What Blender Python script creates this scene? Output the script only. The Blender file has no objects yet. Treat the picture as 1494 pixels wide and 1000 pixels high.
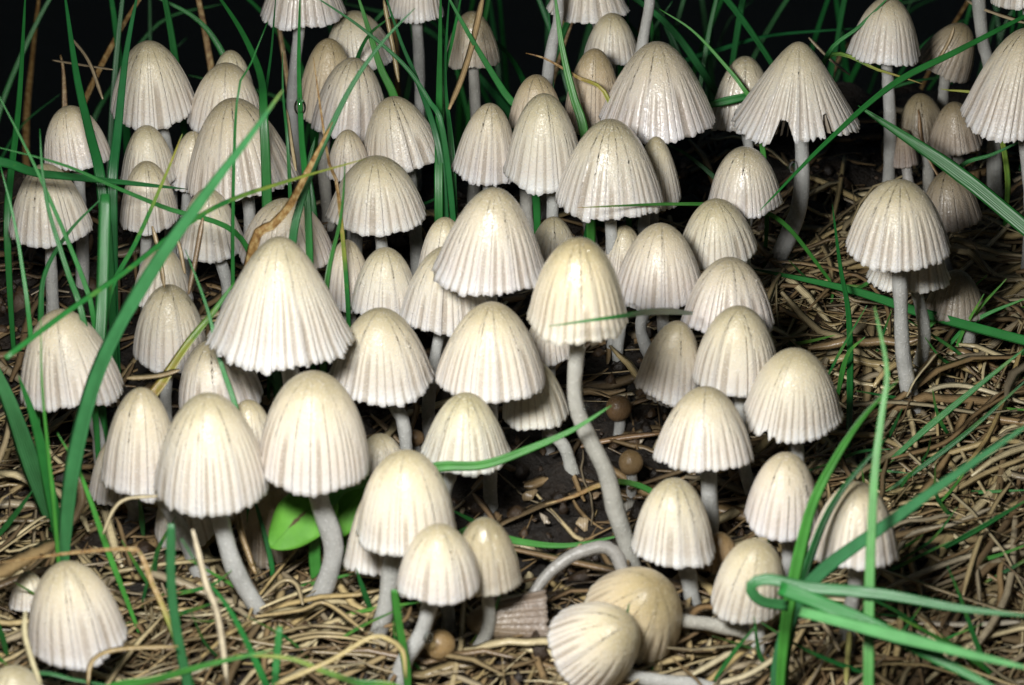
import bpy, math, random
import numpy as np

# ------------------------------------------------------------------ scene, camera, light (all lengths below are in mm)
MM = 0.001
sc = bpy.context.scene
col = sc.collection
PITCH = math.radians(24.0)          # camera looks down by this much
DIST = 400.0                        # camera to the middle of the patch
FOCAL = 120.0
W0, H0 = 1494.0, 1000.0             # size of the photograph, the frame used for measuring
FPX = W0 * FOCAL / 36.0
FWD = np.array([0.0, math.cos(PITCH), -math.sin(PITCH)])
UPV = np.array([0.0, math.sin(PITCH), math.cos(PITCH)])
RGT = np.array([1.0, 0.0, 0.0])
CAM = -DIST * FWD

cd = bpy.data.cameras.new("camera")
cam = bpy.data.objects.new("camera", cd)
col.objects.link(cam)
cam.location = CAM * MM
cam.rotation_euler = (math.pi / 2 - PITCH, 0, 0)
cd.lens = FOCAL
cd.sensor_width = 36.0
cd.clip_start = 0.005
cd.clip_end = 200.0
cd.dof.use_dof = True
cd.dof.focus_distance = 0.398
cd.dof.aperture_fstop = 52.0
sc.camera = cam

world = bpy.data.worlds.new("World")
sc.world = world
world.use_nodes = True
wn = world.node_tree
sky = wn.nodes.new("ShaderNodeTexSky")
sky.sky_type = 'NISHITA'
sky.sun_disc = False
sky.sun_elevation = math.radians(12)
sky.sun_rotation = math.radians(200)
wn.links.new(sky.outputs[0], wn.nodes["Background"].inputs[0])
wn.nodes["Background"].inputs[1].default_value = 0.009      # deep shade: the flash outshines the daylight

sd = bpy.data.lights.new("sun", 'SUN')
sd.energy = 0.02
sd.angle = math.radians(20)
so = bpy.data.objects.new("sun", sd)
col.objects.link(so)
so.rotation_euler = (math.radians(78), 0, math.radians(-20))

# the photograph is lit by the photographer's flash gun, held over the front of the lens
fd = bpy.data.lights.new("flash_gun", 'AREA')
fd.shape = 'RECTANGLE'
fd.size = 0.036
fd.size_y = 0.022
fd.energy = 0.265
fd.spread = math.radians(140)
fd.color = (1.0, 0.985, 0.95)
fo = bpy.data.objects.new("flash_gun", fd)
col.objects.link(fo)
FLASH = np.array([-30.0, -160.0, 106.0])
aim = np.array([5.0, -34.0, 4.0])
from mathutils import Vector, Matrix
fo.location = FLASH * MM
fo.rotation_euler = Vector(aim - FLASH).to_track_quat('-Z', 'Y').to_euler()

vs = sc.view_settings
vs.view_transform = 'Standard'
vs.look = 'None'
vs.exposure = 0.0
vs.gamma = 1.0
vs.use_curve_mapping = False
sc.cycles.use_denoising = True
sc.cycles.max_bounces = 8
sc.cycles.diffuse_bounces = 3
sc.cycles.transparent_max_bounces = 8
sc.cycles.caustics_reflective = False
sc.cycles.caustics_refractive = False

rng = np.random.default_rng(11)
random.seed(5)

# ------------------------------------------------------------------ measuring
def unproject(px, py, depth):
    return CAM + depth * (FWD + (px - W0 / 2) / FPX * RGT - (py - H0 / 2) / FPX * UPV)

def project(p):
    d = p - CAM
    z = d @ FWD
    return W0 / 2 + FPX * (d @ RGT) / z, H0 / 2 - FPX * (d @ UPV) / z, z

SLOPE = math.tan(math.radians(9.0))

def sstep(a, b, x):
    t = np.clip((x - a) / (b - a), 0, 1)
    return t * t * (3 - 2 * t)

def ground(x, y):
    """height of the bank: it rises away from the camera to a crest and drops into a dark hollow behind"""
    x = np.asarray(x, float); y = np.asarray(y, float)
    crest = 50 + 14 * np.tanh((x - 10) / 40.0)
    yy = np.maximum(y, -160)
    z = SLOPE * np.minimum(yy, crest)
    over = np.maximum(yy - crest, 0)
    z = z - 200 * (1 - np.exp(-over / 200.0)) * 1.15
    near = np.exp(-((x / 160.0) ** 2 + (y / 130.0) ** 2))
    n = (0.9 * np.sin(0.21 * x + 1.3) * np.sin(0.19 * y + 0.4) + 0.6 * np.sin(0.43 * x - 0.31 * y + 2.0)
         + 0.35 * np.sin(0.9 * x + 0.5 * y) * np.sin(0.75 * y - 0.4 * x + 1.0))
    return z + n * near + 6 * np.sin(x / 260.0 + 1.0) * np.sin(y / 310.0) * (1 - near)

def plane_hit(px, py):
    d = FWD + (px - W0 / 2) / FPX * RGT - (py - H0 / 2) / FPX * UPV
    # CAM + t d on z = SLOPE*y
    t = (SLOPE * CAM[1] - CAM[2]) / (d[2] - SLOPE * d[1])
    return CAM + t * d

def gpoint(px, py, lift=0.0):
    p = plane_hit(px, py)
    p[2] = float(ground(p[0], p[1])) + lift
    return p

# ------------------------------------------------------------------ object helpers
def tag(o, label=None, cat=None, group=None, kind=None):
    if label: o["label"] = label
    if cat: o["category"] = cat
    if group: o["group"] = group
    if kind: o["kind"] = kind
    return o

def empty(name, loc):
    o = bpy.data.objects.new(name, None)
    o.empty_display_size = 0.002
    col.objects.link(o)
    o.location = np.asarray(loc) * MM
    return o

def mesh_obj(name, verts, faces, mat, parent=None, loc=None, smooth=True, attrs=None, mats=None, mat_idx=None):
    """verts in mm relative to loc; faces an (n,4) / (n,3) array or list of arrays"""
    me = bpy.data.meshes.new(name)
    v = (np.asarray(verts, np.float64) * MM).astype(np.float32)
    flist = faces if isinstance(faces, list) else [faces]
    flist = [np.asarray(f, np.int32) for f in flist if len(f)]
    nl = sum(f.size for f in flist); nf = sum(len(f) for f in flist)
    me.vertices.add(len(v)); me.vertices.foreach_set("co", v.ravel())
    me.loops.add(nl); me.loops.foreach_set("vertex_index", np.concatenate([f.ravel() for f in flist]))
    me.polygons.add(nf)
    tot = np.concatenate([np.full(len(f), f.shape[1], np.int32) for f in flist])
    st = np.concatenate([[0], np.cumsum(tot)[:-1]]).astype(np.int32)
    me.polygons.foreach_set("loop_start", st)
    me.polygons.foreach_set("loop_total", tot)
    if smooth: me.polygons.foreach_set("use_smooth", np.ones(nf, bool))
    if mats:
        for m in mats: me.materials.append(m)
    else:
        me.materials.append(mat)
    if mat_idx is not None: me.polygons.foreach_set("material_index", np.asarray(mat_idx, np.int32))
    for k, a in (attrs or {}).items():
        a = np.asarray(a, np.float32)
        if a.ndim == 1:
            at = me.attributes.new(k, 'FLOAT', 'POINT'); at.data.foreach_set("value", a)
        else:
            at = me.attributes.new(k, 'FLOAT_COLOR', 'POINT')
            at.data.foreach_set("color", np.concatenate([a, np.ones((len(a), 1), np.float32)], 1).ravel())
    me.update(calc_edges=True)
    o = bpy.data.objects.new(name, me)
    col.objects.link(o)
    if parent is not None: o.parent = parent
    if loc is not None: o.location = np.asarray(loc) * MM
    return o

def catmull(pts, n):
    """n points along a smooth curve through pts"""
    P = np.asarray(pts, float)
    if len(P) == 2:
        t = np.linspace(0, 1, n)[:, None]
        return P[0] * (1 - t) + P[1] * t
    Q = np.vstack([2 * P[0] - P[1], P, 2 * P[-1] - P[-2]])
    seg = np.linalg.norm(np.diff(P, axis=0), axis=1)
    s = np.concatenate([[0], np.cumsum(seg)]); s /= s[-1]
    u = np.linspace(0, 1, n)
    i = np.clip(np.searchsorted(s, u, side='right') - 1, 0, len(P) - 2)
    t = ((u - s[i]) / np.maximum(s[i + 1] - s[i], 1e-9))[:, None]
    p0, p1, p2, p3 = Q[i], Q[i + 1], Q[i + 2], Q[i + 3]
    return 0.5 * ((2 * p1) + (-p0 + p2) * t + (2 * p0 - 5 * p1 + 4 * p2 - p3) * t ** 2 + (-p0 + 3 * p1 - 3 * p2 + p3) * t ** 3)

def frames(P, side_hint):
    T = np.gradient(P, axis=0)
    T /= np.maximum(np.linalg.norm(T, axis=1, keepdims=True), 1e-9)
    S = np.cross(T, side_hint)
    bad = np.linalg.norm(S, axis=1) < 1e-3
    S[bad] = np.cross(T[bad], [0.3, 0.2, 0.9])
    S /= np.linalg.norm(S, axis=1, keepdims=True)
    N = np.cross(S, T)
    return T, S, N

def sweep(P, ring_xy, half_w, half_t, normal_hint, twist=None):
    """sweep a closed cross-section (ring_xy in -1..1) along P; returns verts, quads + end caps"""
    n, m = len(P), len(ring_xy)
    T, S, N = frames(P, normal_hint)
    if twist is not None:
        c, s = np.cos(twist)[:, None], np.sin(twist)[:, None]
        S, N = c * S + s * N, -s * S + c * N
    R = np.asarray(ring_xy, float)
    V = (P[:, None, :] + (half_w[:, None] * R[None, :, 0])[..., None] * S[:, None, :]
         + (half_t[:, None] * R[None, :, 1])[..., None] * N[:, None, :]).reshape(-1, 3)
    i = np.arange(n - 1)[:, None]; j = np.arange(m)[None, :]; k = (j + 1) % m
    F = np.stack([i * m + j, i * m + k, (i + 1) * m + k, (i + 1) * m + j], -1).reshape(-1, 4)
    return V, F

RING12 = [(math.cos(a), math.sin(a)) for a in np.linspace(0, 2 * math.pi, 13)[:-1]]
RING8 = [(math.cos(a), math.sin(a)) for a in np.linspace(0, 2 * math.pi, 9)[:-1]]
# folded leaf blade: shallow V with a keel, closed
BLADE = [(-1, 0.9), (-0.5, 0.15), (0, -0.45), (0.5, 0.15), (1, 0.9), (0.5, 0.65), (0.0, 0.25), (-0.5, 0.65)]
STRAW = [(-1, 0.35), (-0.1, -0.5), (1, 0.35), (0.1, 0.9)]

# ------------------------------------------------------------------ materials
def new_mat(name):
    m = bpy.data.materials.new(name)
    m.use_nodes = True
    nt = m.node_tree
    b = nt.nodes["Principled BSDF"]
    return m, nt, b

def N(nt, t, **kw):
    n = nt.nodes.new(t)
    for k, v in kw.items(): setattr(n, k, v)
    return n

def mixc(nt, fac, a, b, blend='MIX'):
    m = N(nt, "ShaderNodeMix", data_type='RGBA', blend_type=blend)
    for sock, v in ((m.inputs[0], fac), (m.inputs[6], a), (m.inputs[7], b)):
        if hasattr(v, "is_linked") or hasattr(v, "links"): nt.links.new(v, sock)
        else: sock.default_value = v if not isinstance(v, tuple) else (*v, 1.0)[:4]
    return m.outputs[2]

def ramp(nt, src, stops):
    r = N(nt, "ShaderNodeValToRGB")
    el = r.color_ramp.elements
    while len(el) > 1: el.remove(el[-1])
    el[0].position = stops[0][0]; el[0].color = (*stops[0][1], 1)
    for p, c in stops[1:]:
        e = el.new(p); e.color = (*c, 1)
    nt.links.new(src, r.inputs[0])
    return r.outputs[0]

def noise(nt, scale, detail=3.0, rough=0.55, coord='Object', dim=None, vec=None):
    n = N(nt, "ShaderNodeTexNoise")
    n.inputs["Scale"].default_value = scale
    n.inputs["Detail"].default_value = detail
    n.inputs["Roughness"].default_value = rough
    if vec is None:
        tc = N(nt, "ShaderNodeTexCoord"); vec = tc.outputs[coord]
    nt.links.new(vec, n.inputs["Vector"])
    return n

def math_node(nt, op, a, b=None):
    m = N(nt, "ShaderNodeMath", operation=op)
    for s, v in zip(m.inputs, (a, b)):
        if v is None: continue
        if isinstance(v, (int, float)): s.default_value = v
        else: nt.links.new(v, s)
    return m.outputs[0]

def bump(nt, h, strength, dist, normal=None):
    b = N(nt, "ShaderNodeBump")
    b.inputs["Strength"].default_value = strength
    b.inputs["Distance"].default_value = dist
    nt.links.new(h, b.inputs["Height"])
    if normal is not None: nt.links.new(normal, b.inputs["Normal"])
    return b.outputs[0]

def make_cap_mat(name="cap_skin", wet=False):
    m, nt, b = new_mat(name)
    at = N(nt, "ShaderNodeAttribute", attribute_name="along")
    st = N(nt, "ShaderNodeAttribute", attribute_name="stria")
    oi = N(nt, "ShaderNodeObjectInfo")
    big = noise(nt, 260, 3.0)
    fine = noise(nt, 3200, 2.0, 0.6)
    along = math_node(nt, 'ADD', at.outputs["Fac"], math_node(nt, 'MULTIPLY', math_node(nt, 'SUBTRACT', big.outputs[0], 0.5), 0.22))
    base = ramp(nt, along, [(0.0, (0.35, 0.30, 0.185)), (0.10, (0.44, 0.385, 0.25)), (0.22, (0.58, 0.51, 0.365)), (0.46, (0.665, 0.60, 0.485)),
                            (0.80, (0.67, 0.61, 0.545)), (1.0, (0.74, 0.715, 0.68))])
    # radial lines where the gills show through the thin flesh
    lines = mixc(nt, math_node(nt, 'MULTIPLY', st.outputs["Fac"], 0.72), base, (0.30, 0.245, 0.185))
    spots = mixc(nt, math_node(nt, 'MULTIPLY', N_ramp(nt, noise(nt, 900, 4.0, 0.65).outputs[0], 0.66, 0.76), 0.30), lines, (0.50, 0.41, 0.27))
    gr = N_ramp(nt, noise(nt, 5600, 1.0, 0.4).outputs[0], 0.58, 0.70)
    spots = mixc(nt, math_node(nt, 'MULTIPLY', gr, 0.35), spots, (0.88, 0.85, 0.79))
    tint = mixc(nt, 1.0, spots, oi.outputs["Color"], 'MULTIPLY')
    nt.links.new(tint, b.inputs["Base Color"])
    b.inputs["Subsurface Weight"].default_value = 0.30
    b.inputs["Subsurface Radius"].default_value = (1.0, 0.8, 0.55)
    b.inputs["Subsurface Scale"].default_value = 0.0009
    gl = noise(nt, 5200, 1.0, 0.5)
    if wet:
        r = math_node(nt, 'ADD', math_node(nt, 'MULTIPLY', gl.outputs[0], 0.25), 0.12)
        b.inputs["Coat Weight"].default_value = 1.0
        b.inputs["Coat Roughness"].default_value = 0.06
    else:
        r = math_node(nt, 'ADD', math_node(nt, 'MULTIPLY', gl.outputs[0], 0.6), 0.12)
    nt.links.new(r, b.inputs["Roughness"])
    b.inputs["Specular IOR Level"].default_value = 0.5
    h = math_node(nt, 'ADD', math_node(nt, 'MULTIPLY', fine.outputs[0], 0.7), math_node(nt, 'MULTIPLY', noise(nt, 1100, 2.0).outputs[0], 0.9))
    bp = bump(nt, math_node(nt, 'ADD', h, math_node(nt, 'MULTIPLY', gr, 0.8)), 0.55, 0.00014)
    nt.links.new(bp, b.inputs["Normal"])
    if wet:
        nt.links.new(bump(nt, noise(nt, 1900, 3.0, 0.6).outputs[0], 1.0, 0.0005), b.inputs["Coat Normal"])
    return m

def N_ramp(nt, src, lo, hi):
    mr = N(nt, "ShaderNodeMapRange")
    mr.inputs[1].default_value = lo; mr.inputs[2].default_value = hi
    nt.links.new(src, mr.inputs[0])
    return mr.outputs[0]

CAP = make_cap_mat("cap_skin", False)
CAPWET = make_cap_mat("wet_cap_skin", True)

def make_stem_mat():
    m, nt, b = new_mat("stem_flesh")
    oi = N(nt, "ShaderNodeObjectInfo")
    n1 = noise(nt, 380, 3.0)
    c = ramp(nt, n1.outputs[0], [(0.3, (0.31, 0.312, 0.295)), (0.7, (0.45, 0.452, 0.435))])
    gran = N_ramp(nt, noise(nt, 3600, 1.0, 0.4).outputs[0], 0.60, 0.70)
    c = mixc(nt, math_node(nt, 'MULTIPLY', gran, 0.4), c, (0.66, 0.66, 0.64))
    c = mixc(nt, 1.0, c, oi.outputs["Color"], 'MULTIPLY')
    nt.links.new(c, b.inputs["Base Color"])
    b.inputs["Subsurface Weight"].default_value = 0.65
    b.inputs["Subsurface Radius"].default_value = (1.0, 0.95, 0.85)
    b.inputs["Subsurface Scale"].default_value = 0.0011
    b.inputs["Roughness"].default_value = 0.42
    h = math_node(nt, 'ADD', gran, noise(nt, 1400, 2.0).outputs[0])
    nt.links.new(bump(nt, h, 0.6, 0.00012), b.inputs["Normal"])
    return m
STEM = make_stem_mat()

m, nt, b = new_mat("gill_flesh")
nt.links.new(ramp(nt, noise(nt, 700).outputs[0], [(0.3, (0.30, 0.255, 0.20)), (0.7, (0.46, 0.41, 0.34))]), b.inputs["Base Color"])
b.inputs["Roughness"].default_value = 0.7
GILL = m

def make_blade_mat(name, rough=0.38):
    m, nt, b = new_mat(name)
    oi = N(nt, "ShaderNodeObjectInfo")
    al = N(nt, "ShaderNodeAttribute", attribute_name="along")
    ac = N(nt, "ShaderNodeAttribute", attribute_name="across")
    dead = N(nt, "ShaderNodeAttribute", attribute_name="dead")
    n1 = noise(nt, 420, 4.0)
    v = N(nt, "ShaderNodeMix", data_type='RGBA', blend_type='MULTIPLY')
    hs = N(nt, "ShaderNodeHueSaturation")
    nt.links.new(oi.outputs["Color"], hs.inputs["Color"])
    nt.links.new(math_node(nt, 'ADD', math_node(nt, 'MULTIPLY', n1.outputs[0], 0.9), 0.55), hs.inputs["Value"])
    # parallel veins
    wv = N(nt, "ShaderNodeMath", operation='SINE')
    nt.links.new(math_node(nt, 'MULTIPLY', ac.outputs["Fac"], 26.0), wv.inputs[0])
    veins = mixc(nt, math_node(nt, 'ADD', math_node(nt, 'MULTIPLY', wv.outputs[0], 0.16), 0.16), hs.outputs[0], (0.045, 0.21, 0.05))
    n2 = noise(nt, 1500, 5.0, 0.7)
    deadc = ramp(nt, n2.outputs[0], [(0.30, (0.07, 0.032, 0.012)), (0.48, (0.26, 0.15, 0.05)), (0.70, (0.46, 0.36, 0.17))])
    dm = N_ramp(nt, math_node(nt, 'ADD', dead.outputs["Fac"], math_node(nt, 'MULTIPLY', math_node(nt, 'SUBTRACT', n2.outputs[0], 0.5), 0.8)), 0.35, 0.65)
    half = N_ramp(nt, math_node(nt, 'ADD', dead.outputs["Fac"], math_node(nt, 'MULTIPLY', math_node(nt, 'SUBTRACT', n1.outputs[0], 0.5), 0.5)), 0.10, 0.5)
    yel = mixc(nt, half, veins, (0.33, 0.33, 0.05))
    c = mixc(nt, dm, yel, deadc)
    nt.links.new(c, b.inputs["Base Color"])
    b.inputs["Roughness"].default_value = rough
    b.inputs["Subsurface Weight"].default_value = 0.0
    b.inputs["Transmission Weight"].default_value = 0.0
    nt.links.new(bump(nt, wv.outputs[0], 0.25, 0.00006), b.inputs["Normal"])
    return m
GRASS = make_blade_mat("grass_leaf")

def make_straw_mat(name, use_attr):
    m, nt, b = new_mat(name)
    if use_attr:
        s = N(nt, "ShaderNodeAttribute", attribute_name="tone").outputs["Color"]
    else:
        s = N(nt, "ShaderNodeObjectInfo").outputs["Color"]
    n = noise(nt, 700, 5.0, 0.7)
    d = mixc(nt, math_node(nt, 'MULTIPLY', N_ramp(nt, n.outputs[0], 0.42, 0.72), 0.75), s, (0.07, 0.040, 0.017))
    n3 = noise(nt, 3000, 3.0, 0.6)
    d = mixc(nt, math_node(nt, 'MULTIPLY', n3.outputs[0], 0.45), d, (0.62, 0.54, 0.36))
    d = mixc(nt, 0.55, d, s)
    acr = N(nt, "ShaderNodeAttribute", attribute_name="across")
    fib = math_node(nt, 'ADD', math_node(nt, 'MULTIPLY', math_node(nt, 'SINE', math_node(nt, 'MULTIPLY', acr.outputs["Fac"], 11.0)), 0.5), 0.5)
    fib = math_node(nt, 'MULTIPLY', fib, math_node(nt, 'ADD', n.outputs[0], 0.1))
    d = mixc(nt, math_node(nt, 'MULTIPLY', fib, 0.7), d, (0.10, 0.062, 0.028))
    nt.links.new(d, b.inputs["Base Color"])
    b.inputs["Roughness"].default_value = 0.34
    nt.links.new(bump(nt, n3.outputs[0], 0.5, 0.0001), b.inputs["Normal"])
    return m
STRAWM = make_straw_mat("dry_straw", False)
STRAWA = make_straw_mat("straw_litter", True)

m, nt, b = new_mat("wet_humus")
n1 = noise(nt, 160, 6.0, 0.7)
n2 = noise(nt, 900, 5.0, 0.75)
c = ramp(nt, n1.outputs[0], [(0.3, (0.006, 0.005, 0.004)), (0.55, (0.016, 0.011, 0.007)), (0.75, (0.035, 0.022, 0.012))])
c = mixc(nt, N_ramp(nt, n2.outputs[0], 0.60, 0.75), c, (0.05, 0.03, 0.016))
nt.links.new(c, b.inputs["Base Color"])
nt.links.new(ramp(nt, n2.outputs[0], [(0.3, (0.25,) * 3), (0.6, (0.7,) * 3)]), b.inputs["Roughness"])
hh = math_node(nt, 'ADD', math_node(nt, 'MULTIPLY', n1.outputs[0], 1.5), n2.outputs[0])
nt.links.new(bump(nt, hh, 0.9, 0.0012), b.inputs["Normal"])
SOIL = m

m, nt, b = new_mat("humus_crumb")
s = N(nt, "ShaderNodeAttribute", attribute_name="tone").outputs["Color"]
n2 = noise(nt, 1500, 5.0, 0.75)
nt.links.new(mixc(nt, n2.outputs[0], s, (0.012, 0.008, 0.005)), b.inputs["Base Color"])
b.inputs["Roughness"].default_value = 0.35
nt.links.new(bump(nt, n2.outputs[0], 0.8, 0.0003), b.inputs["Normal"])
CRUMB = m

m, nt, b = new_mat("water")
nt.nodes.remove(b)
tr = N(nt, "ShaderNodeBsdfTransparent"); tr.inputs[0].default_value = (0.93, 0.96, 0.95, 1)
gl = N(nt, "ShaderNodeBsdfGlossy"); gl.inputs["Roughness"].default_value = 0.02
fr = N(nt, "ShaderNodeFresnel"); fr.inputs["IOR"].default_value = 1.45
mx = N(nt, "ShaderNodeMixShader")
nt.links.new(fr.outputs[0], mx.inputs[0]); nt.links.new(tr.outputs[0], mx.inputs[1]); nt.links.new(gl.outputs[0], mx.inputs[2])
nt.links.new(mx.outputs[0], nt.nodes["Material Output"].inputs[0])
WATER = m

m, nt, b = new_mat("broad_leaf")
n1 = noise(nt, 300, 4.0)
c = ramp(nt, n1.outputs[0], [(0.3, (0.055, 0.20, 0.016)), (0.7, (0.10, 0.29, 0.030))])
ac = N(nt, "ShaderNodeAttribute", attribute_name="across")
al = N(nt, "ShaderNodeAttribute", attribute_name="along")
bl = N(nt, "ShaderNodeAttribute", attribute_name="dead")
n2 = noise(nt, 1100, 4.0, 0.7)
dm = N_ramp(nt, math_node(nt, 'ADD', bl.outputs["Fac"], math_node(nt, 'MULTIPLY', math_node(nt, 'SUBTRACT', n2.outputs[0], 0.5), 0.9)), 0.35, 0.6)
vein = N_ramp(nt, math_node(nt, 'ABSOLUTE', ac.outputs["Fac"]), 0.06, 0.0)
c = mixc(nt, math_node(nt, 'MULTIPLY', vein, 0.5), c, (0.035, 0.12, 0.01))
c = mixc(nt, dm, c, (0.055, 0.03, 0.012))
nt.links.new(c, b.inputs["Base Color"])
b.inputs["Roughness"].default_value = 0.62
b.inputs["Specular IOR Level"].default_value = 0.3
nt.links.new(bump(nt, noise(nt, 500, 3.0).outputs[0], 0.4, 0.0004), b.inputs["Normal"])
LEAF = m

# ------------------------------------------------------------------ ground: one sheet, fine in the patch, out to the horizon
def axis_coords(fine, step, far, n_out):
    inner = np.arange(-fine, fine + step, step)
    k = np.arange(1, n_out + 1) / n_out
    out = fine + (far - fine) * k ** 5 + step * 3 * k * n_out / 3
    return np.concatenate([-out[::-1], inner, out])
gx = axis_coords(105, 0.9, 30000, 46)
gy = axis_coords(95, 0.9, 30000, 46)
GX, GY = np.meshgrid(gx, gy)
GZ = ground(GX, GY)
lump = np.zeros_like(GZ)
for k in range(26):
    a = rng.uniform(0, 2 * math.pi); f = rng.uniform(0.5, 2.2); ph = rng.uniform(0, 6.28)
    lump += np.sin(f * (GX * math.cos(a) + GY * math.sin(a)) + ph) * 0.30 / f ** 0.6
mask = (np.abs(GX) < 104) & (np.abs(GY) < 94)
GZ = GZ + lump * mask * 0.55
ny, nx = GX.shape
vid = np.arange(nx * ny).reshape(ny, nx)
F = np.stack([vid[:-1, :-1], vid[:-1, 1:], vid[1:, 1:], vid[1:, :-1]], -1).reshape(-1, 4)
g = mesh_obj("ground", np.stack([GX, GY, GZ], -1).reshape(-1, 3), F, SOIL)
tag(g, "black damp humus bank the mushrooms grow from", "ground", kind="structure")

# ------------------------------------------------------------------ mushrooms
GRP = "small pleated mushrooms of the cluster"

def build_cap(R, H, c, seed, notches=(), pleat_amp=1.0, crumple=0.0):
    """pleated bell: axis +z, apex at z=0, rim at z=-H, angle 0 faces the camera.  Returns verts, faces, attrs"""
    r = np.random.default_rng(seed)
    n = int(np.clip(round(2 * math.pi * R / 0.88), 30, 54)) + int(r.integers(-1, 2))
    wd = r.uniform(0.6, 1.4, n); wd = wd / wd.sum() * 2 * math.pi
    ga = np.cumsum(wd) + r.uniform(0, 6.28)
    fr = np.array([0, .085, .19, .36, .56, .77, .915])
    q = len(fr)
    th = (ga[:, None] + fr[None, :] * wd[:, None]).ravel()
    d = np.minimum(fr, 1 - fr)[None, :].repeat(n, 0)
    groove = np.exp(-(d * wd[:, None] / 0.021) ** 2).ravel()
    gdep = r.uniform(0.55, 1.25, n)
    gdl, gdr = gdep, np.roll(gdep, -1)
    dep = np.where(fr[None, :] < 0.5, gdl[:, None], gdr[:, None]).ravel()
    stt = r.uniform(0.13, 0.34, n); longr = r.random(n) < 0.22
    stt[longr] += 0.22
    start = np.where(fr[None, :] < 0.5, stt[:, None], np.roll(stt, -1)[:, None]).ravel()
    bulge = np.sin(math.pi * fr)[None, :].repeat(n, 0).ravel() * r.uniform(0.6, 1.4, n).repeat(q)
    m = n * q
    NR = 30
    u = np.linspace(0, 1, NR + 1)[1:]
    t = u ** 1.45
    # rim: ribs hang a little lower than the grooves, uneven
    ribw = r.normal(0, 0.008, n).repeat(q)
    wob = 0.020 * np.sin(th * 2 + r.uniform(0, 6)) + 0.015 * np.sin(th * 3 + r.uniform(0, 6)) + 0.010 * np.sin(5 * th + r.uniform(0, 6))
    tmax = 1 + wob + ribw - 0.010 * groove + 0.006 * bulge + r.normal(0, 0.006, m)
    tha = (th + math.pi) % (2 * math.pi) - math.pi
    for a0, hw, dp in notches:
        x = np.abs(tha - math.radians(a0)) / math.radians(hw)
        tmax -= dp * np.clip(1.25 - x ** 2, 0, 1)
    T = t[:, None] * (1 + (tmax[None, :] - 1) * (t[:, None] ** 3))
    if True:
        # cells around the apex must not split: keep r >= 0
        rr = np.sqrt(np.clip(c * T * T + (1 - c) * T, 0, None))
    flare = 1 + 0.035 * np.clip((T - 0.82) / 0.18, 0, 1.3) ** 2 * r.uniform(-0.6, 1.3)
    on = sstep(start[None, :], start[None, :] + 0.28, T)
    amp = pleat_amp * 0.018 * (1 - 0.55 * sstep(0.80, 1.0, T))
    lob = (1 + 0.028 * np.sin(2 * th + r.uniform(0, 6)) + 0.020 * np.sin(3 * th + r.uniform(0, 6)) + 0.012 * np.sin(5 * th + r.uniform(0, 6)))
    rad = R * rr * flare * (1 + (lob[None, :] - 1) * T ** 0.7) * (1 - on * amp * (groove * dep)[None, :] + on * 0.004 * pleat_amp * bulge[None, :])
    rad *= 1 + crumple * T * np.sin(th * 4 + r.uniform(0, 6))[None, :]
    rad += r.normal(0, 0.006, rad.shape) * R * 0.15
    Z = -H * T * (1 + 0.02 * np.sin(2 * th + r.uniform(0, 6)))[None, :]
    # local direction: angle 0 -> -y (towards the camera)
    X = rad * np.sin(th)[None, :]; Y = -rad * np.cos(th)[None, :]
    V = [np.array([[0, 0, 0.0]]), np.stack([X, Y, Z], -1).reshape(-1, 3)]
    along = [np.array([0.0]), T.clip(0, 1).ravel()]
    stria = [np.array([0.0]), (on * (0.35 + 0.65 * sstep(0.25, 0.6, T)) * np.clip((groove * dep)[None, :], 0, 1)).ravel()]
    # inner side of the thin flesh
    inner_s = [0.985, 0.90, 0.6, 0.3]
    for s in inner_s:
        k = int(round(s * NR)) - 1 if s < 0.98 else NR - 1
        ins = 0.22 if s < 0.98 else 0.10
        f = (rad[k] - ins * 1.0) / np.maximum(rad[k], 1e-6)
        f = np.clip(f, 0.2, 1)
        V.append(np.stack([X[k] * f, Y[k] * f, Z[k] - (0.04 if s > 0.98 else 0.10)], -1))
        along.append(np.full(m, 0.9)); stria.append(np.zeros(m))
    V = np.vstack(V)
    nr = NR + len(inner_s)
    i = np.arange(nr - 1)[:, None]; j = np.arange(m)[None, :]; k = (j + 1) % m
    Fq = np.stack([1 + i * m + j, 1 + (i + 1) * m + j, 1 + (i + 1) * m + k, 1 + i * m + k], -1).reshape(-1, 4)
    j = np.arange(m)
    Ft = np.stack([np.zeros(m, int), 1 + j, 1 + (j + 1) % m], -1)
    last = 1 + (nr - 1) * m
    V = np.vstack([V, [[0, 0, V[last:last + m, 2].mean() + 0.2]]])
    Ft2 = np.stack([np.full(m, len(V) - 1), last + (j + 1) % m, last + j], -1)
    along.append([0.9]); stria.append([0.0])
    return V, [Fq, np.vstack([Ft, Ft2])], {"along": np.concatenate(along), "stria": np.concatenate(stria)}, n

def build_gills(R, H, c, n):
    V, F = [], []
    ts = np.linspace(0.25, 0.93, 5)
    for g in range(n):
        a = 2 * math.pi * g / n
        for s in (-0.035, 0.035):
            for t in ts:
                ro = R * math.sqrt(max(c * t * t + (1 - c) * t, 0)) - 0.30
                V.append((ro * math.sin(a), -ro * math.cos(a), -H * t))
                ri = max(ro * (0.55 + 0.35 * t), 0.8)
                V.append((ri * math.sin(a) + s * math.cos(a), -ri * math.cos(a) + s * math.sin(a), -H * min(t + 0.05, 0.95)))
        b = g * 20
        for h in (0, 10):
            for k in range(4):
                F.append((b + h + 2 * k, b + h + 2 * k + 1, b + h + 2 * k + 3, b + h + 2 * k + 2))
    return np.array(V), np.array(F)

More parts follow.
